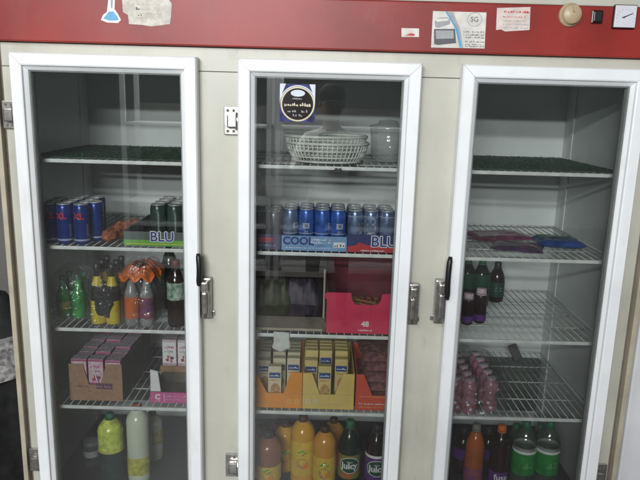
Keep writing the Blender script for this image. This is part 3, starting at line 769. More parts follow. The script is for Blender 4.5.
# ================= middle section
# oval basket
bx, by = X(327, zA, .20), .20; hw = (X(368, zA+.06, .20)-X(286, zA+.06, .20))/2; k_ = .80
t = thing('oval_basket', 'pale oval openwork plastic basket on the top middle shelf', 'basket', (bx, by, zA+.002)); b = MB(); hb2 = .064
el = lambda f, z, n=48: [(hw*f*math.cos(2*math.pi*i/n), hw*k_*f*math.sin(2*math.pi*i/n), z) for i in range(n)]
for f, z, r in ((1, hb2, .0055), (.95, hb2*.62, .003), (.87, hb2*.30, .003), (.80, .004, .004), (.98, hb2*.83, .002)): b.tube(el(f, z), r, 'grey_plastic', 6, True)
for i in range(52):
    a = 2*math.pi*i/52; c, s = math.cos(a), math.sin(a)
    b.tube([(hw*f*c, hw*k_*f*s, z) for f, z in ((1, hb2), (.95, hb2*.62), (.87, hb2*.30), (.80, .004))], .0026, 'grey_plastic', 5)
b.build('basket_wall', t)
o2 = dup(t, (bx-.006, by+.012, zA+.024), 'upper of the two nested pale oval baskets on the top middle shelf', .06)
t['label'] = 'lower of the two nested pale oval baskets on the top middle shelf'; t['group'] = o2['group'] = 'nested oval baskets'
b = MB(); b.lathe([(0, .002), (hw*.80, .002), (hw*.80, .005), (0, .005)], 'grey_plastic', 40, (0, 0, 0), 1, k_); b.build('basket_floor', t)
# plastic tub with a lid at the right
Y_ = .28; tx = X(388, zA+.1, Y_); th_ = hgt(388, 120, Y_, zA); t = thing('plastic_tub', 'frosted clear plastic tub with a lid right of the oval basket', 'tub', (tx, Y_, zA+.002))
b = MB(); b.lathe([(.050, 0), (.056, .006), (.062, th_*.70), (.062, th_*.78)], 'tub', 32); b.build('tub_body', t)
b = MB(); b.lathe([(.065, th_*.77), (.066, th_*.84), (.060, th_*.86), (.036, th_*.90), (.032, th_*.97), (0, th_)], 'tub', 32); b.build('lid', t)
# can trays
x0, x1 = X(281.5, zB, .075), X(346.5, zB, .075)
def deco(b, w):
    b.text('COOL', .036, 'navy', flat(-.0008, -w+.055, .032), .0012)
    b.scribble(-w+.098, w-.05, .036, .007, -.0008, 'white', 4, .95); b.scribble(-w+.098, w-.05, .026, .008, -.0008, 'white', 5, .95); b.scribble(-w+.012, w-.056, .008, .005, -.0008, 'white', 6, .6); b.scribble(-w+.10, w-.05, .017, .005, -.0008, 'navy', 12, .7)
    b.box(w-.044, w-.006, -.0008, -.0001, .013, .031, 'white')
    for i in range(4): b.scribble(w-.042+.0095*i, w-.035+.0095*i, .016, .012, -.0013, 'print', 7+i, 1)
tray('can_tray', 'light blue can tray with COOL lettering holding bright blue cans', 'tray', x0, x1, .075, .40, zB, .050, .050, 'sky', None, 'sky', 'can trays on the second shelf', deco)
b0 = None
for row in range(3):
    for col, p in enumerate((290.5, 306.5, 322.5, 338.3)):
        loc = (X(p, zB+.1, .108), .108+.0545*row, zB+.0035)
        pos = ('bright blue can above the second letter O of COOL', 'bright blue can over the middle of the light blue tray', 'bright blue can at the right end of the light blue tray')
        if col == 0 and row < 5:
            lab = 'paler blue grey can at the left end of the light blue tray' if row == 0 else 'blue can in the rear rows of the light blue tray'
            if row == 0: can('drink_can', lab, 'canmid', loc, kind='plain', group='cans in the light blue tray', rz=.8); continue
        else: lab = pos[col-1] if row == 0 else 'blue can in the rear rows of the light blue tray'
        if b0 is None: b0 = can('drink_can', lab, 'canblue2', loc, kind='plain', group='cans in the light blue tray')
        else: dup(b0, loc, lab, {2: 1.2, 3: .2, 1: 0, 0: 0}[col] if row == 0 else random.uniform(0, 6))
x0 = X(347, zB, .075); x1 = x0+.225
def deco(b, w):
    b.prism([(-w, .001), (-w+.19, .001), (-w+.19, .014), (-w+.06, .026), (-w+.04, .034), (-w+.03, .024), (-w, .018)], -.0007, -.0001, 'redpr')
    b.scribble(-w+.045, -w+.125, .004, .006, -.0012, 'white', 6, 1)
    outlined(b, 'BLU', .050, X(384, zB+.03, .075)-x0-w, .036, -.0014, 'navy', 'white', .0035)
tray('can_tray', 'navy and red can tray with BLU lettering holding silver blue cans', 'tray', x0, x1, .075, .40, zB, .060, .060, 'navyc', None, 'navyc', 'can trays on the second shelf', deco)
c0 = None
for row in range(3):
    for col, p in enumerate((355.2, 371, 387)):
        loc = (X(p, zB+.1, .108), .108+.0545*row, zB+.0035)
        lab = ('silver blue can at the left end of the navy and red tray', 'silver blue can with upright lettering in the middle of the navy and red tray', 'silver blue can at the right of the navy and red tray beside the frame')[col] if row == 0 else 'silver blue can in the rear rows of the navy and red tray'
        if c0 is None: c0 = can('drink_can', lab, 'canmid', loc, kind='blu', group='cans in the navy and red tray', rz=1.1)
        else: dup(c0, loc, lab, (1.1, .1, 2.0)[col] if row == 0 else random.uniform(0, 6))
x1 = X(280.8, zB, .08); x0 = x1-.16
def deco(b, w):
    xx = X(258, zB+.03, .08)-(x0+x1)/2
    b.box(xx, xx+.050, -.0007, -.0001, .026, .040, 'redpr'); b.scribble(xx+.003, xx+.047, .029, .008, -.0012, 'purple', 6, .9)
    b.scribble(xx+.002, xx+.06, .012, .006, -.0007, 'printlight', 8, .6)
tray('can_tray', 'dark purple can tray with a red print beside the light blue tray', 'tray', x0, x1, .08, .40, zB, .052, .052, 'purple', None, 'purple', 'can trays on the second shelf', deco)
c0 = None
for row in range(3):
    for col, p in enumerate((259, 274)):
        loc = (X(p, zB+.1, .20), .20+.062*row, zB+.0035)
        lab = ('short grey can in the purple tray next to the door frame', 'short grey can in the purple tray, right of the front pair')[col] if row == 0 else 'short grey can in the rear of the purple tray'
        if c0 is None: c0 = can('drink_can', lab, 'cangrey', loc, .0265, .108, kind=None, group='cans in the purple tray')
        else: dup(c0, loc, lab)
# shelf C: brown open carton and red carton
Y_ = .078; x0, x1 = X(247, zC, Y_), X(325.5, zC+.1, Y_)
def deco(b, w):
    b.box(-w+.0035, w-.0035, .004, .060, .192, .212, 'kraftshade')
    b.box(w-.0085, w-.0032, -.0012, .003, .0505, .222, 'kraftpale')
    b.box(-w+.0035, w-.0088, -.0009, -.0001, .002, .010, 'kraftpale')
tray('goods_carton', 'dull brown open carton holding olive and violet packets', 'carton', x0, x1, Y_, Y_+.30, zC, .052, .222, 'kraftd', None, 'kraftshade', None, deco)
cx = (x0+x1)/2
packet('snack_packet', 'olive packet at the left inside the dull brown carton', (x0+.075, Y_+.10, zC+.004), .13, .13, .15, 'bag_olive', .2, seed=3)
packet('snack_packet', 'violet packet at the right inside the dull brown carton', (x1-.075, Y_+.11, zC+.004), .13, .13, .155, 'bag_violet', -.15, seed=5, patch=(.1, .9, .70, .95, M['bag_plum']))
Y_ = .070; x0 = X(325.8, zC, Y_); x1 = x0+.25; W_ = x1-x0
f = lambda px: (X(px, zC+.12, Y_)-x0)/W_
def deco(b, w):
    x = X(365, zC+.03, Y_)-x0-w
    b.text('48', .026, 'white', flat(-.0006, x, .034), .0008); b.scribble(x-.022, x+.024, .010, .007, -.0006, 'white', 9, .9)
    b.prism([(-w-.010, .128), (-w-.0001, .120), (-w-.0001, .143), (-w-.004, .142)], 0, .002, 'redc')
    for px in (361, 371): xx = X(px, zC+.07, Y_)-x0-w; b.box(xx, xx+.0008, -.0004, -.0001, .055, .10, 'redcd')
N_ = [(0, .144), (f(351), .144), (f(352), .122), (f(354), .108), (f(358), .103), (f(375), .103), (f(379), .108), (f(381), .122), (f(382), .142), (1, .146)]
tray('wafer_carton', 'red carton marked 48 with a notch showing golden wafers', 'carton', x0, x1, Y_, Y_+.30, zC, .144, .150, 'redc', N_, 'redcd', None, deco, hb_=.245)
w0 = None
for i in range(6):
    x = X(366, zC+.1, Y_)+(.012, -.014, .002)[i % 3]
    lab = 'golden wafer bar in the red carton, seen through its notch' if i < 5 else 'golden wafer bar at the back of the upper layer in the red carton'
    loc = (x, Y_+.030+.0235*i, zC+.0685+.0008*(i % 2)); rz = 1.15+.25*math.sin(i*2.1)
    if w0 is None:
        w0 = thing('wafer_bar', lab, 'wafer bar', loc, rz, 'wafer bars in the red carton')
        b = MB(); b.box(-.007, .007, -.05, .05, -.006, .006, 'gold', .002); b.prism([(-.006, -.001), (.006, -.001), (.006, .001), (-.006, .001)], -.056, -.0502, 'gold'); b.box(-.007, .007, -.02, .02, .0061, .0064, 'redpr'); b.build('wrapper', w0)
    else: dup(w0, loc, lab, rz)
for k_ in range(2):      # bars below, carrying the top layer
    for i in range(6): dup(w0, (x0+.06+.026*i, Y_+.07+.11*k_, zC+.055), 'golden wafer bar in the lower layer of the red carton', .1)
for k_ in range(3):
    for i in range(6): dup(w0, (x0+.06+.026*i, Y_+.07, zC+.010+.0145*k_), 'golden wafer bar in the lower layer of the red carton', .1)
# paper tag
t = thing('paper_tag', 'torn white paper tag hanging from the middle shelf front', 'paper tag', at(281.5, 342, .040)); b = MB(); r_ = random.Random(2)
out = [(-.028, .036), (.026, .036), (.027, .006), (.031, -.010), (.030, -.022), (.018, -.026), (.006, -.034), (-.004, -.038), (-.016, -.030), (-.026, -.028), (-.032, -.018), (-.026, .004)]
ctr = (0, .004)
vs = []; rings = 5
for k_ in range(1, rings+1):
    for (x, z) in out:
        q = k_/rings; px_, pz_ = ctr[0]+(x-ctr[0])*q, ctr[1]+(z-ctr[1])*q
        vs.append((px_, .004*noise.noise(Vector((px_*60, pz_*60, 1)))+.003*noise.noise(Vector((px_*160, pz_*160, 4)))-.003, pz_))
n = len(out); fs = [list(range(n))]
for k_ in range(rings-1):
    for i in range(n): fs.append([k_*n+i, k_*n+(i+1) % n, (k_+1)*n+(i+1) % n, (k_+1)*n+i])
b.faces(vs, fs, 'tag', True); o = b.build('paper_sheet', t); md = o.modifiers.new('thick', 'SOLIDIFY'); md.thickness = .0006
# shelf D: three snack trays
def snack(label, loc, m, group, w=.046, d=.026, h=.150):
    t = thing('snack_box', label, 'snack box', loc, 0, group); b = MB(); b.box(-w/2, w/2, -d/2, d/2, 0, h, m, .0015)
    b.box(-w/2+.004, w/2-.003, -d/2-.0008, -d/2-.0001, h*.70, h*.84, 'snackblue'); b.scribble(-w/2+.008, w/2-.006, h*.745, .008, -d/2-.0013, 'white', 3, 1)
    b.faces([(.017*math.cos(i*.6283)+.002, -d/2-.0006, h*.40+.024*math.sin(i*.6283)) for i in range(10)], [list(range(10))], 'biscuit')
    b.faces([(.010*math.cos(i*.6283)-.008, -d/2-.0009, h*.26+.013*math.sin(i*.6283)) for i in range(10)], [list(range(10))], 'snackyel')
    b.scribble(-w/2+.006, w/2-.006, h*.63, .005, -d/2-.0006, 'redpr', 6, .9)
    b.build('box_body', t); return t
Y_ = .072
def snack_tray(px0, px1, m, notch, label, deco=None, depth=.30):
    x0, x1 = X(px0, zD+.05, Y_), X(px1, zD+.05, Y_)
    tray('snack_tray', label, 'tray', x0+.0006, x1-.0006, Y_, Y_+depth, zD, .136, .136, m, notch, m, 'snack trays on the fourth shelf', deco)
    return x0, x1
def nt(px0, px1, a, b_, c, d_, top=.134, low=.056):
    g = lambda p: (p-px0)/(px1-px0); return [(0, top), (g(a), top), (g(b_), low), (g(c), low), (g(d_), top), (1, top)]
def deco(b, w):
    b.box(-w, w, -.0006, -.0001, .0545, .0552, 'kraftpale'); b.scribble(-w+.03, w-.06, .016, .004, -.0006, 'kraftpale', 3, .8)
    for q in (.018, .044): b.faces([(w-q+.009*math.cos(i*.785), -.0007, .026+.010*math.sin(i*.785)) for i in range(8)], [list(range(8))], 'yellow'); b.faces([(w-q+.005*math.cos(i*.785), -.0012, .026+.006*math.sin(i*.785)) for i in range(8)], [list(range(8))], 'orange')
snack_tray(245, 302, 'orange', nt(245, 302, 255.5, 267, 283.5, 290.5), 'orange tray of snack boxes at the left of the fourth shelf', deco)
def deco(b, w):
    b.box(-w, w, -.0006, -.0001, .0545, .0552, 'kraftpale'); b.scribble(-w+.07, w-.03, .016, .004, -.0006, 'kraftpale', 5, .8); b.box(-w*.3, -w*.298, -.0006, -.0001, .002, .054, 'kraftpale')
    for q in (.020, .046): b.faces([(-w+q+.009*math.cos(i*.785), -.0007, .028+.011*math.sin(i*.785)) for i in range(8)], [list(range(8))], 'snackwhite'); b.faces([(-w+q+.004*math.cos(i*.785), -.0012, .028+.006*math.sin(i*.785)) for i in range(8)], [list(range(8))], 'yellow')
snack_tray(302.3, 354, 'yellow', nt(302.3, 354, 311.5, 319.5, 335, 342.5), 'pale yellow tray of snack boxes in the middle of the fourth shelf', deco)
def deco(b, w):
    b.scribble(-w+.012, w-.05, .050, .004, -.0006, 'yellow', 3, .9); b.scribble(-w+.012, w-.04, .022, .006, -.0006, 'white', 5, .9); b.scribble(-w+.012, w-.05, .010, .004, -.0006, 'yellow', 6, .9)
xr0, xr1 = snack_tray(355.5, 414, 'vermil', nt(355.5, 414, 363, 372, 400, 408), 'red orange tray of brownish packets at the right of the fourth shelf', deco)
sz = zD+.0035
for px, pyt, Y, m, lab, grp in (
  (275, 365, .105, 'snackwhite', 'snack box standing foremost in the orange tray notch', 0), (264.5, 359, .165, 'snackwhite', 'snack box half hidden at the left of the orange tray', 0), (279.5, 357, .168, 'snackwhite', 'dim snack box behind the foremost one in the orange tray', 0), (293.5, 357, .165, 'snackwhite', 'snack box at the right end of the orange tray', 0),
  (324.5, 365, .100, 'snackyel', 'snack box standing foremost in the yellow tray notch', 1), (311, 359, .155, 'snackyel', 'snack box at the left of the yellow tray', 1), (341, 358, .155, 'snackyel', 'snack box at the right of the yellow tray', 1)):
    snack(lab, (X(px, sz+.1, Y), Y, sz), m, ('snack boxes in the orange tray', 'snack boxes in the yellow tray')[grp], h=hgt(px, pyt, Y, sz))
q0 = snack('snack box in the rear rows of the yellow tray', (X(311, sz, .20), .20, sz), 'snackyel', 'snack boxes in the yellow tray', h=.168)
for row in range(5):
    for px in (311, 325.5, 341):
        if row == 0 and px == 311: continue
        dup(q0, (X(px, sz+.1, .2), .20+.032*row, sz))
q1 = snack('snack box in the rear rows of the orange tray', (X(264.5, sz, .22), .22, sz), 'snackwhite', 'snack boxes in the orange tray', h=.150)
for row in range(4):
    for px in (264.5, 279.5, 294):
        if row == 0 and px == 264.5: continue
        dup(q1, (X(px, sz+.1, .22), .22+.032*row, sz))
for k_ in range(5):
    packet('snack_packet', ('lowest', 'second lowest', 'middle', 'second topmost', 'topmost')[k_]+' brownish pink packet piled in the red orange tray', (X(380, sz, .19)+.012*(k_ % 2), .19+.01*(k_ % 2), sz+.039*k_), .165-.01*(k_ % 2), .20, .038, 'bag_maroon', .04*(k_-2), group='packets in the red orange tray', seed=11+k_)
# bottom shelf bottles
def twig(l, q, z0, z1):
    def leaf(cx, cz, s, m):
        f = bent(q+.0012, z0+(z1-z0)*.66)
        l.faces([f(cx+s*math.cos(i*.785)*1.5, cz+s*.55*math.sin(i*.785)+.5*s*math.cos(i*.785)) for i in range(8)], [list(range(8))], m)
    for a, c_, s in ((0, .012, .006), (.012, .004, .005), (-.012, .006, .005), (.002, -.004, .004)): leaf(a, c_, s, 'greenglass')
    f = bent(q+.0012, z0+(z1-z0)*.36); l.faces([f(.022*math.cos(i*.5236), .022*math.sin(i*.5236)) for i in range(12)], [list(range(12))], 'biscuit')
    f = bent(q+.0016, z0+(z1-z0)*.30); l.faces([f(.014+.012*math.cos(i*.785), .012*math.sin(i*.785)) for i in range(8)], [list(range(8))], 'orange')
GJ = 'juice bottles on the bottom middle shelf'
def jb(px, pyt, Y, r, liq, cap, zlab, label, ex=twig, labm='labyel', text=None, zl0=.05, **kw):
    h = hgt(px, pyt, Y, zE)
    return bottle('juice_bottle', label, (X(px, zE+.2, Y), Y, zE), r, h, liq, cap, (zl0, hgt(px, zlab, Y-r, zE)), labm, text, group=GJ, extra=ex, capr=.0165, **({'neck': .25} | kw))
jb(268.5, 432, .115, .047, 'juicedark', 'capdark', 468, 'amber juice bottle with a low yellow label at the left of the bottom middle shelf')
jb(303, 415, .165, .0455, 'juice', 'capbrown', 443, 'tall orange juice bottle with a yellow label, tallest of the row')
jb(325, 426, .125, .0420, 'juicepale', 'capbrown', 459, 'orange juice bottle with a yellow label right of the tallest one')
jb(286, 422, .25, .042, 'juice', 'capbrown', 450, 'orange juice bottle behind the gap between the two left bottles')
jb(334, 418, .27, .040, 'juicepale', 'capbrown', 450, 'orange juice bottle behind the right yellow labelled one')
jb(258, 424, .27, .042, 'juicedark', 'capdark', 452, 'dark amber bottle at the back beside the door frame')
jb(279, 420, .36, .042, 'juicedark', 'capdark', 448, 'dark amber bottle at the back, left of the tallest bottle')
def disc(l, f, rx, rz_, m, cx=0, cz=0, rings=5, n=28):
    vs = [f(cx+rx*k_/rings*math.cos(2*math.pi*i/n), cz+rz_*k_/rings*math.sin(2*math.pi*i/n)) for k_ in range(rings+1) for i in range(n)]
    l.faces(vs, [[k_*n+i, k_*n+(i+1) % n, (k_+1)*n+(i+1) % n, (k_+1)*n+i] for k_ in range(1, rings) for i in range(n)]+[[i, (i+1) % n, n+(i+1) % n, n+i] for i in range(n)], m)
def oval(l, q, z0, z1):
    f = bent(q+.0009, z0+(z1-z0)*.58)
    disc(l, f, .037, .030, 'labdkgreen')
    disc(l, bent(q+.0005, z0+(z1-z0)*.58), .0395, .0325, 'white')
jt = [('Juicy', .034, .56, 'white', .0012), ('FRESH', .008, .72, 'white', 0)]
jb(350, 420, .150, .042, 'colagreen', 'capgreen', 456, 'bottle with green cap and a green and red Juicy label', oval, 'labmix', jt, neck=.40)
jb(377, 424, .130, .041, 'cola', 'capdark', 459, 'dark bottle with a purple and white Juicy label beside the frame', oval, 'labpurple', jt, neck=.40, shoulder='white')

# ================= right section
packet('snack_packet', 'flat pink packet lying leftmost on the second right shelf', (X(498, zB, .36), .37, zB+.002), .24, .17, .018, 'bag_pink', .25, seed=31, patch=(.1, .5, .2, .6, M['palepack']))
packet('snack_packet', 'flat purple packet lying between the pink and blue ones', (X(516, zB, .20), .185, zB+.002), .17, .15, .016, 'bag_plum', -.35, seed=33, patch=(.5, .9, .3, .7, M['bag_pink']))
packet('snack_packet', 'flat blue packet with a green patch on the second right shelf', (X(562, zB, .22), Yz(562, 246, zB), zB+.002), .165, .14, .026, 'bag_blue', -.1, seed=37, patch=(.1, .8, .55, .95, M['bag_green']))
Y_ = Yz(494, 301, zC)
bottle('soda_bottle', 'small dark bottle with a grey label on the third right shelf', (X(495, zC, Y_), Y_, zC), .031, hgt(495, 262, Y_, zC), 'cola', 'capdark', (.025, .085), 'labdkgreen', [('=', .05, .5, 'printlight', 0)], neck=.45, capr=.014)
for i, (px, pyt, Y, lab) in enumerate(((479, 258, .40, 'dark green bottle at the back of the third right shelf, right one'), (465, 257, .41, 'dark green bottle at the back of the third right shelf, left one'))):
    bottle('soda_bottle', lab, (X(px, zC, Y), Y, zC), .034, hgt(px, pyt, Y, zC), 'colagreen', 'capgreen', (.08, .14), 'labdkgreen', None, neck=.42, capr=.014, group='dark bottles at the back of the third right shelf')
for px, pyt, Y, lab in ((466.5, 293, .20, 'small dark jar with a pale cap beside the right door frame'), (479, 288, .22, 'small dark jar with a pale cap in front of the dark green bottles')):
    bottle('drink_jar', lab, (X(px, zC, Y), Y, zC), .022, hgt(px, pyt, Y, zC), 'cola', 'palepack', (.012, .035), 'labpurple', None, neck=.25, capr=.018, cat='jar', group='small jars on the third right shelf')
# pink bottles in two rows on the fourth shelf
p0 = None
def yog(label, loc, h=.125):
    t = thing('yoghurt_bottle', label, 'bottle', loc, 0, 'pink yoghurt bottles'); b = MB(); r = .0265
    b.lathe([(r*.8, 0), (r*.95, .004), (r, .012), (r, h*.36), (r*.80, h*.48), (r*.80, h*.53), (r, h*.64), (r*.98, h*.80), (r*.75, h*.90), (r*.62, h*.93), (r*.62, h*.965)], 'pinkbottle', 20); b.build('bottle_body', t)
    b = MB(); b.lathe([(r*.70, h*.955), (r*.70, h*.985), (r*.66, h), (0, h)], 'packtop', 18); b.build('foil_lid', t)
    l = MB(); l.lathe([(r+.0006, h*.06), (r+.0006, h*.34)], 'pinkbottle', 20, cap=False)
    for a, z, m in ((-.012, .22, 'redpr'), (.006, .16, 'white'), (.014, .25, 'redpr'), (-.004, .30, 'white')):
        f = bent(r+.001, h*z); l.faces([f(a+.006*math.cos(i*1.047), .005*math.sin(i*1.047)) for i in range(6)], [list(range(6))], m)
    l.build('label', t); return t
for ci, (px, Yf, rows) in enumerate(((455, .10, 4), (469, .085, 5), (476, .15, 4), (490, .105, 5))):
    for row in range(rows):
        x = X(px, zD+.06, Yf); loc = (x, Yf+.056*row, zD)
        if ci == 2: loc = ((X(467, zD+.06, .085)+X(487.5, zD+.06, .105))/2+0, Yf+.056*row+.5, zD); continue
        lab = ('pink yoghurt bottle half hidden by the right door frame', 'pink yoghurt bottle at the front beside the hidden one', '', 'pink yoghurt bottle at the front right of its pack')[ci] if row == 0 else 'pink yoghurt bottle in the rear rows of the fourth right shelf'
        if p0 is None: p0 = yog(lab, loc)
        else: dup(p0, loc, lab, random.uniform(-.5, .5))
t = thing('shrink_film', 'clear shrink film loosely wrapped round the pink yoghurt bottles', 'film', (X(472, zD, .20), .20, zD+.0005)); film_box(t, .205, .33, .142, seed=14, top=.8, name='film_sheet')
t = thing('rubber_strip', 'short black rubber strip leaning at the back of the fourth right shelf', 'strip', (X(523, zD, .5), .56, zD+.001))
b = MB(); b.box(-.018, .018, -.006, .006, 0, .072, 'blackp', .002, Matrix.Rotation(-.45, 4, 'Y') @ Matrix.Rotation(-.3, 4, 'X')); b.build('strip_body', t)
# bottom right bottles
GB = 'large bottles on the bottom right shelf'
def bb(px, pyt, Y, r, liq, cap, lz, labm, label, text=None, shoulder=None, **kw):
    h = hgt(px, pyt, Y, zE); top = hgt(px, lz, Y-r, zE)
    return bottle('soda_bottle', label, (X(px, zE+.2, Y), Y, zE), r, h, liq, cap, (max(.02, top-.075), top), labm, text, group=GB, shoulder=shoulder, capr=.0155, neck=kw.get('neck', .40), waist=.12 if kw.get('waist') else 0)
bb(475.5, 424, .14, .035, 'orangeade', 'capgrey', 470, 'laborange', 'orange soda bottle with a grey cap beside the frame', None, neck=.34)
bb(501, 425, .15, .036, 'cola', 'caporange', 473, 'labpurple', 'dark cola bottle with an orange cap and purple label', [('fuse', .032, .70, 'white', .0006)], neck=.36)
for i, (px, lab) in enumerate(((525, 'clear bottle with a bright green label, left of the two'), (548.5, 'clear bottle with a bright green label, right of the two'))):
    def ex(l, q, z0, z1):
        f = bent(q+.0008, z0+(z1-z0)*.48)
        for a, c_, s in ((.010, .004, .015), (-.004, -.006, .011), (.02, -.008, .009)): l.faces([f(a+s*math.cos(j*.785), c_+s*.75*math.sin(j*.785)) for j in range(8)], [list(range(8))], 'lableaf')
    Y = .14; h = hgt(px, 421, Y, zE); top = hgt(px, 455, Y-.042, zE)
    t = bottle('soda_bottle', lab, (X(px, zE+.2, Y), Y, zE), .0425, h, 'pet', 'capgreen', (top-.085, top), 'labgreen', None, group=GB, shoulder='white', neck=.33, capr=.0155, extra=ex)
for px, lab in ((517, 'clear bottle with a pale cap behind the green labelled pair, left one'), (541, 'clear bottle with a pale cap behind the green labelled pair, right one')):
    Y = .26; h = hgt(px, 424, Y, zE); bottle('soda_bottle', lab, (X(px, zE+.2, Y), Y, zE), .042, h, 'pet', 'capgreen', (h*.35, h*.6), 'labgreen', None, group=GB, neck=.34, capr=.0155)
for px, lab in ((465, 'dark bottle at the back behind the orange soda'), (490, 'dark bottle at the back behind the dark cola')):
    Y = .27; h = hgt(px, 428, Y, zE); bottle('soda_bottle', lab, (X(px, zE+.2, Y), Y, zE), .038, h, 'cola', 'capdark', (h*.35, h*.6), 'labpurple', None, group=GB, neck=.36, capr=.0155)


# ================= what the glass reflects: shop shelving and the photographer
t = thing('shop_shelving', 'white shop shelving unit across the aisle, reflected in the middle glass', 'shelving', (-1.15, -4.1, 0)); b = MB()
for x in (-.66, .66):
    for y in (-.22, .22): b.box(x-.022, x+.022, y-.015, y+.015, 0, 2.08, 'upvc', .002)
b.box(-.635, .635, -.232, -.228, .10, 1.62, 'wallp')  # back panel added to block far lamp light, later kept low
b.build('upright_posts', t)
for z in (.16, .52, .74, 1.45): bb_ = MB().box(-.635, .66, -.235, .235, z-.025, z, 'upvc', .003); o = bb_.build('shelf_board', t)
dup(t, (.25, -4.1, 0), 'second white shop shelving unit, added behind the photographer to block lamp light')  # second unit added across the aisle as a light blocker
def person():
    root = thing('person', 'person in black cap and light grey shirt reflected in the middle glass', 'person', (.06, -2.80, 0))
    J = dict(pel=((0, 0, .95), .135), w=((0, 0, 1.10), .125), ch=((0, .01, 1.28), .150), up=((0, 0, 1.42), .105), nk=((0, .005, 1.50), .055), hd=((0, .02, 1.58), .070), hm=((0, .03, 1.66), .088), ht=((0, .02, 1.74), .075))
    E_ = [('pel', 'w'), ('w', 'ch'), ('ch', 'up'), ('up', 'nk'), ('nk', 'hd'), ('hd', 'hm'), ('hm', 'ht')]
    for n_, s_ in (('l', -1), ('r', 1)):
        J.update({n_+'sh': ((s_*.175, 0, 1.40), .062), n_+'ub': ((s_*.235, .05, 1.28), .052), n_+'el': ((s_*.262, .13, 1.17), .043), n_+'fa': ((s_*.18, .26, 1.28), .036), n_+'wr': ((s_*.098, .345, 1.375), .026), n_+'pa': ((s_*.078, .365, 1.42), .028),
                  n_+'hip': ((s_*.095, 0, .88), .095), n_+'kn': ((s_*.11, .02, .50), .062), n_+'an': ((s_*.12, -.01, .10), .042), n_+'ft': ((s_*.135, .13, .045), .036)})
        E_ += [('up', n_+'sh'), (n_+'sh', n_+'ub'), (n_+'ub', n_+'el'), (n_+'el', n_+'fa'), (n_+'fa', n_+'wr'), (n_+'wr', n_+'pa'), ('pel', n_+'hip'), (n_+'hip', n_+'kn'), (n_+'kn', n_+'an'), (n_+'an', n_+'ft')]
        for k_, (dz, ln) in enumerate(((.030, .9), (.012, 1), (-.006, .95), (-.022, .8))):
            a, c_, d_ = n_+'f%da' % k_, n_+'f%db' % k_, n_+'f%dc' % k_
            J[a] = ((s_*.084, .392, 1.425+dz), .0095); J[c_] = ((s_*.062, .408*1, 1.432+dz), .0085); J[d_] = ((s_*(.062-.030*ln), .407, 1.436+dz), .0075)
            E_ += [(n_+'pa', a), (a, c_), (c_, d_)]
        J[n_+'ta'] = ((s_*.068, .352, 1.452), .011); J[n_+'tb'] = ((s_*.050, .366, 1.474), .009); E_ += [(n_+'pa', n_+'ta'), (n_+'ta', n_+'tb')]
    ks = list(J); me = bpy.data.meshes.new('body'); me.from_pydata([J[k][0] for k in ks], [(ks.index(a), ks.index(c)) for a, c in E_], [])
    o = bpy.data.objects.new('body', me); C.objects.link(o); o.modifiers.new('s', 'SKIN'); sv = me.skin_vertices[0].data if me.skin_vertices else None
    if sv is None:
        bm_ = bmesh.new(); bm_.from_mesh(me); bm_.verts.layers.skin.verify(); bm_.to_mesh(me); bm_.free(); sv = me.skin_vertices[0].data
    for i, k in enumerate(ks):
        r = J[k][1]; sv[i].radius = (r, r); sv[i].use_root = (k == 'pel')
        if k in ('w', 'ch', 'pel', 'up'): sv[i].radius = (r*1.12, r*.80)
    o.modifiers.new('sub', 'SUBSURF').levels = 2
    dg = bpy.context.evaluated_depsgraph_get(); m2 = bpy.data.meshes.new_from_object(o.evaluated_get(dg)); o.modifiers.clear(); o.data = m2
    for m in ('shirt', 'skin', 'trousers', 'blackp'): m2.materials.append(M[m])
    for p in m2.polygons:
        c = p.center; p.use_smooth = True
        p.material_index = 1 if (c.z > 1.475 or c.y > .20) and c.z > 1.0 else (3 if c.z < .085 else 2 if c.z < .93 else 0)
    o.parent = root
    f = MB()
    f.lathe([(.004, .012), (.010, .0), (.011, -.006), (.004, -.012)], 'skin', 10, (0, .118, 1.625), 1, 1.4)
    for sx in (-1, 1):
        f.lathe([(0, -.008), (.008, 0), (0, .008)], 'white', 10, (sx*.031, .103, 1.655)); f.lathe([(0, -.004), (.004, 0), (0, .004)], 'blackp', 8, (sx*.031, .111, 1.655))
        f.lathe([(0, -.03), (.012, -.012), (.016, .012), (0, .03)], 'skin', 10, (sx*.088, .025, 1.645), .6, 1.2)
    f.tube([(-.022, .100, 1.588), (0, .106, 1.586), (.022, .100, 1.588)], .004, 'redcd', 6); f.build('face', root)
    c = MB(); c.lathe([(.094, 1.685), (.098, 1.70), (.096, 1.735), (.082, 1.772), (.05, 1.795), (0, 1.80)], 'capb', 28, (0, .025, 0), 1, 1.12)
    c.grid(lambda u, v: ((u-.5)*.15, .12+.075*v*(1-(2*u-1)**2*.55), 1.690-.012*v-.02*(2*u-1)**2), 12, 6, 'capb'); c.build('cap', root)
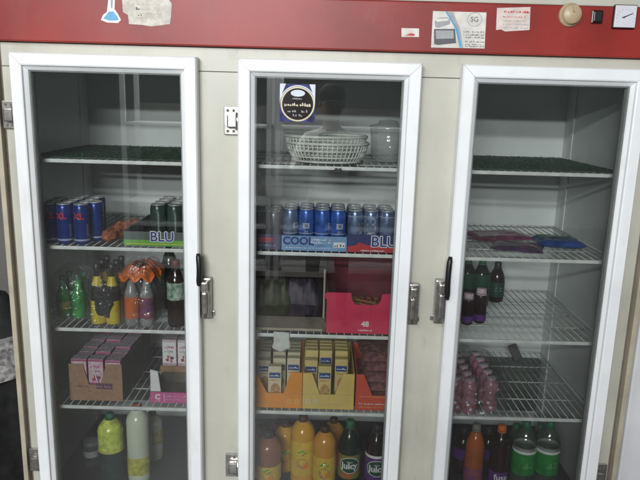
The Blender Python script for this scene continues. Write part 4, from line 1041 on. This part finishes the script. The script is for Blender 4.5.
    ph = thing('phone', 'dark phone held up in both hands by the person in the cap', 'phone', (.06, -2.408, 1.44)); b = MB(); b.box(-.04, .04, -.004, .004, -.05, .05, 'blackp', .003); b.lathe([(.006, 0), (.006, .001), (0, .001)], 'chrome', 10, (-.02, .0045, .03)); b.build('phone_body', ph)
    q = MB(); q.box(-.036, .036, -.0050, -.0041, -.045, .045, 'gasket'); q.build('screen', ph)
person()

# ------------------------------------------------------------------ light
w = bpy.data.worlds.new('World'); sc.world = w; w.use_nodes = True
w.node_tree.nodes['Background'].inputs[0].default_value = (.92, .97, 1, 1); w.node_tree.nodes['Background'].inputs[1].default_value = .11
def lamp(name, loc, size, energy, target, col=(.97, .99, 1)):
    l = bpy.data.lights.new(name, 'AREA'); l.shape = 'RECTANGLE'; l.size, l.size_y = size; l.energy = energy; l.color = col
    o = bpy.data.objects.new(name, l); C.objects.link(o); o.location = loc
    o.rotation_euler = (Vector(target)-Vector(loc)).to_track_quat('-Z', 'Y').to_euler(); return o
lamp('ceiling_tube_lamp', (-1.4, -2.45, 3.0), (1.2, .10), 24, (-.1, 0, 1.4))
lamp('ceiling_tube_lamp', (-.8, -5.0, 3.05), (2.2, .12), 150, (-.1, 0, 1.4))
lamp('ceiling_tube_lamp', (-.9, -2.50, 3.0), (1.2, .10), 60, (-1.0, -4.2, .8))  # added lamp, the near tube's other side, to light the reflected shelving
lamp('ceiling_tube_lamp', (-1.3, -8.2, 3.1), (2.6, .14), 290, (0, 0, 1.4))

# ------------------------------------------------------------------ camera and view
cd = bpy.data.cameras.new('camera'); cam = bpy.data.objects.new('camera', cd); C.objects.link(cam); sc.camera = cam
cd.sensor_width = 36; cd.lens = 36*F_PX/640; cd.clip_start = .02; cd.clip_end = 200
mw = Matrix((RT, UP, -FW)).transposed().to_4x4(); mw.translation = CAMP; cam.matrix_world = mw
vs_ = sc.view_settings; vs_.view_transform = 'Standard'; vs_.look = 'None'; vs_.gamma = 1; vs_.exposure = -.05
sc.cycles.max_bounces = 12; sc.cycles.transparent_max_bounces = 40; sc.cycles.caustics_reflective = False; sc.cycles.caustics_refractive = False
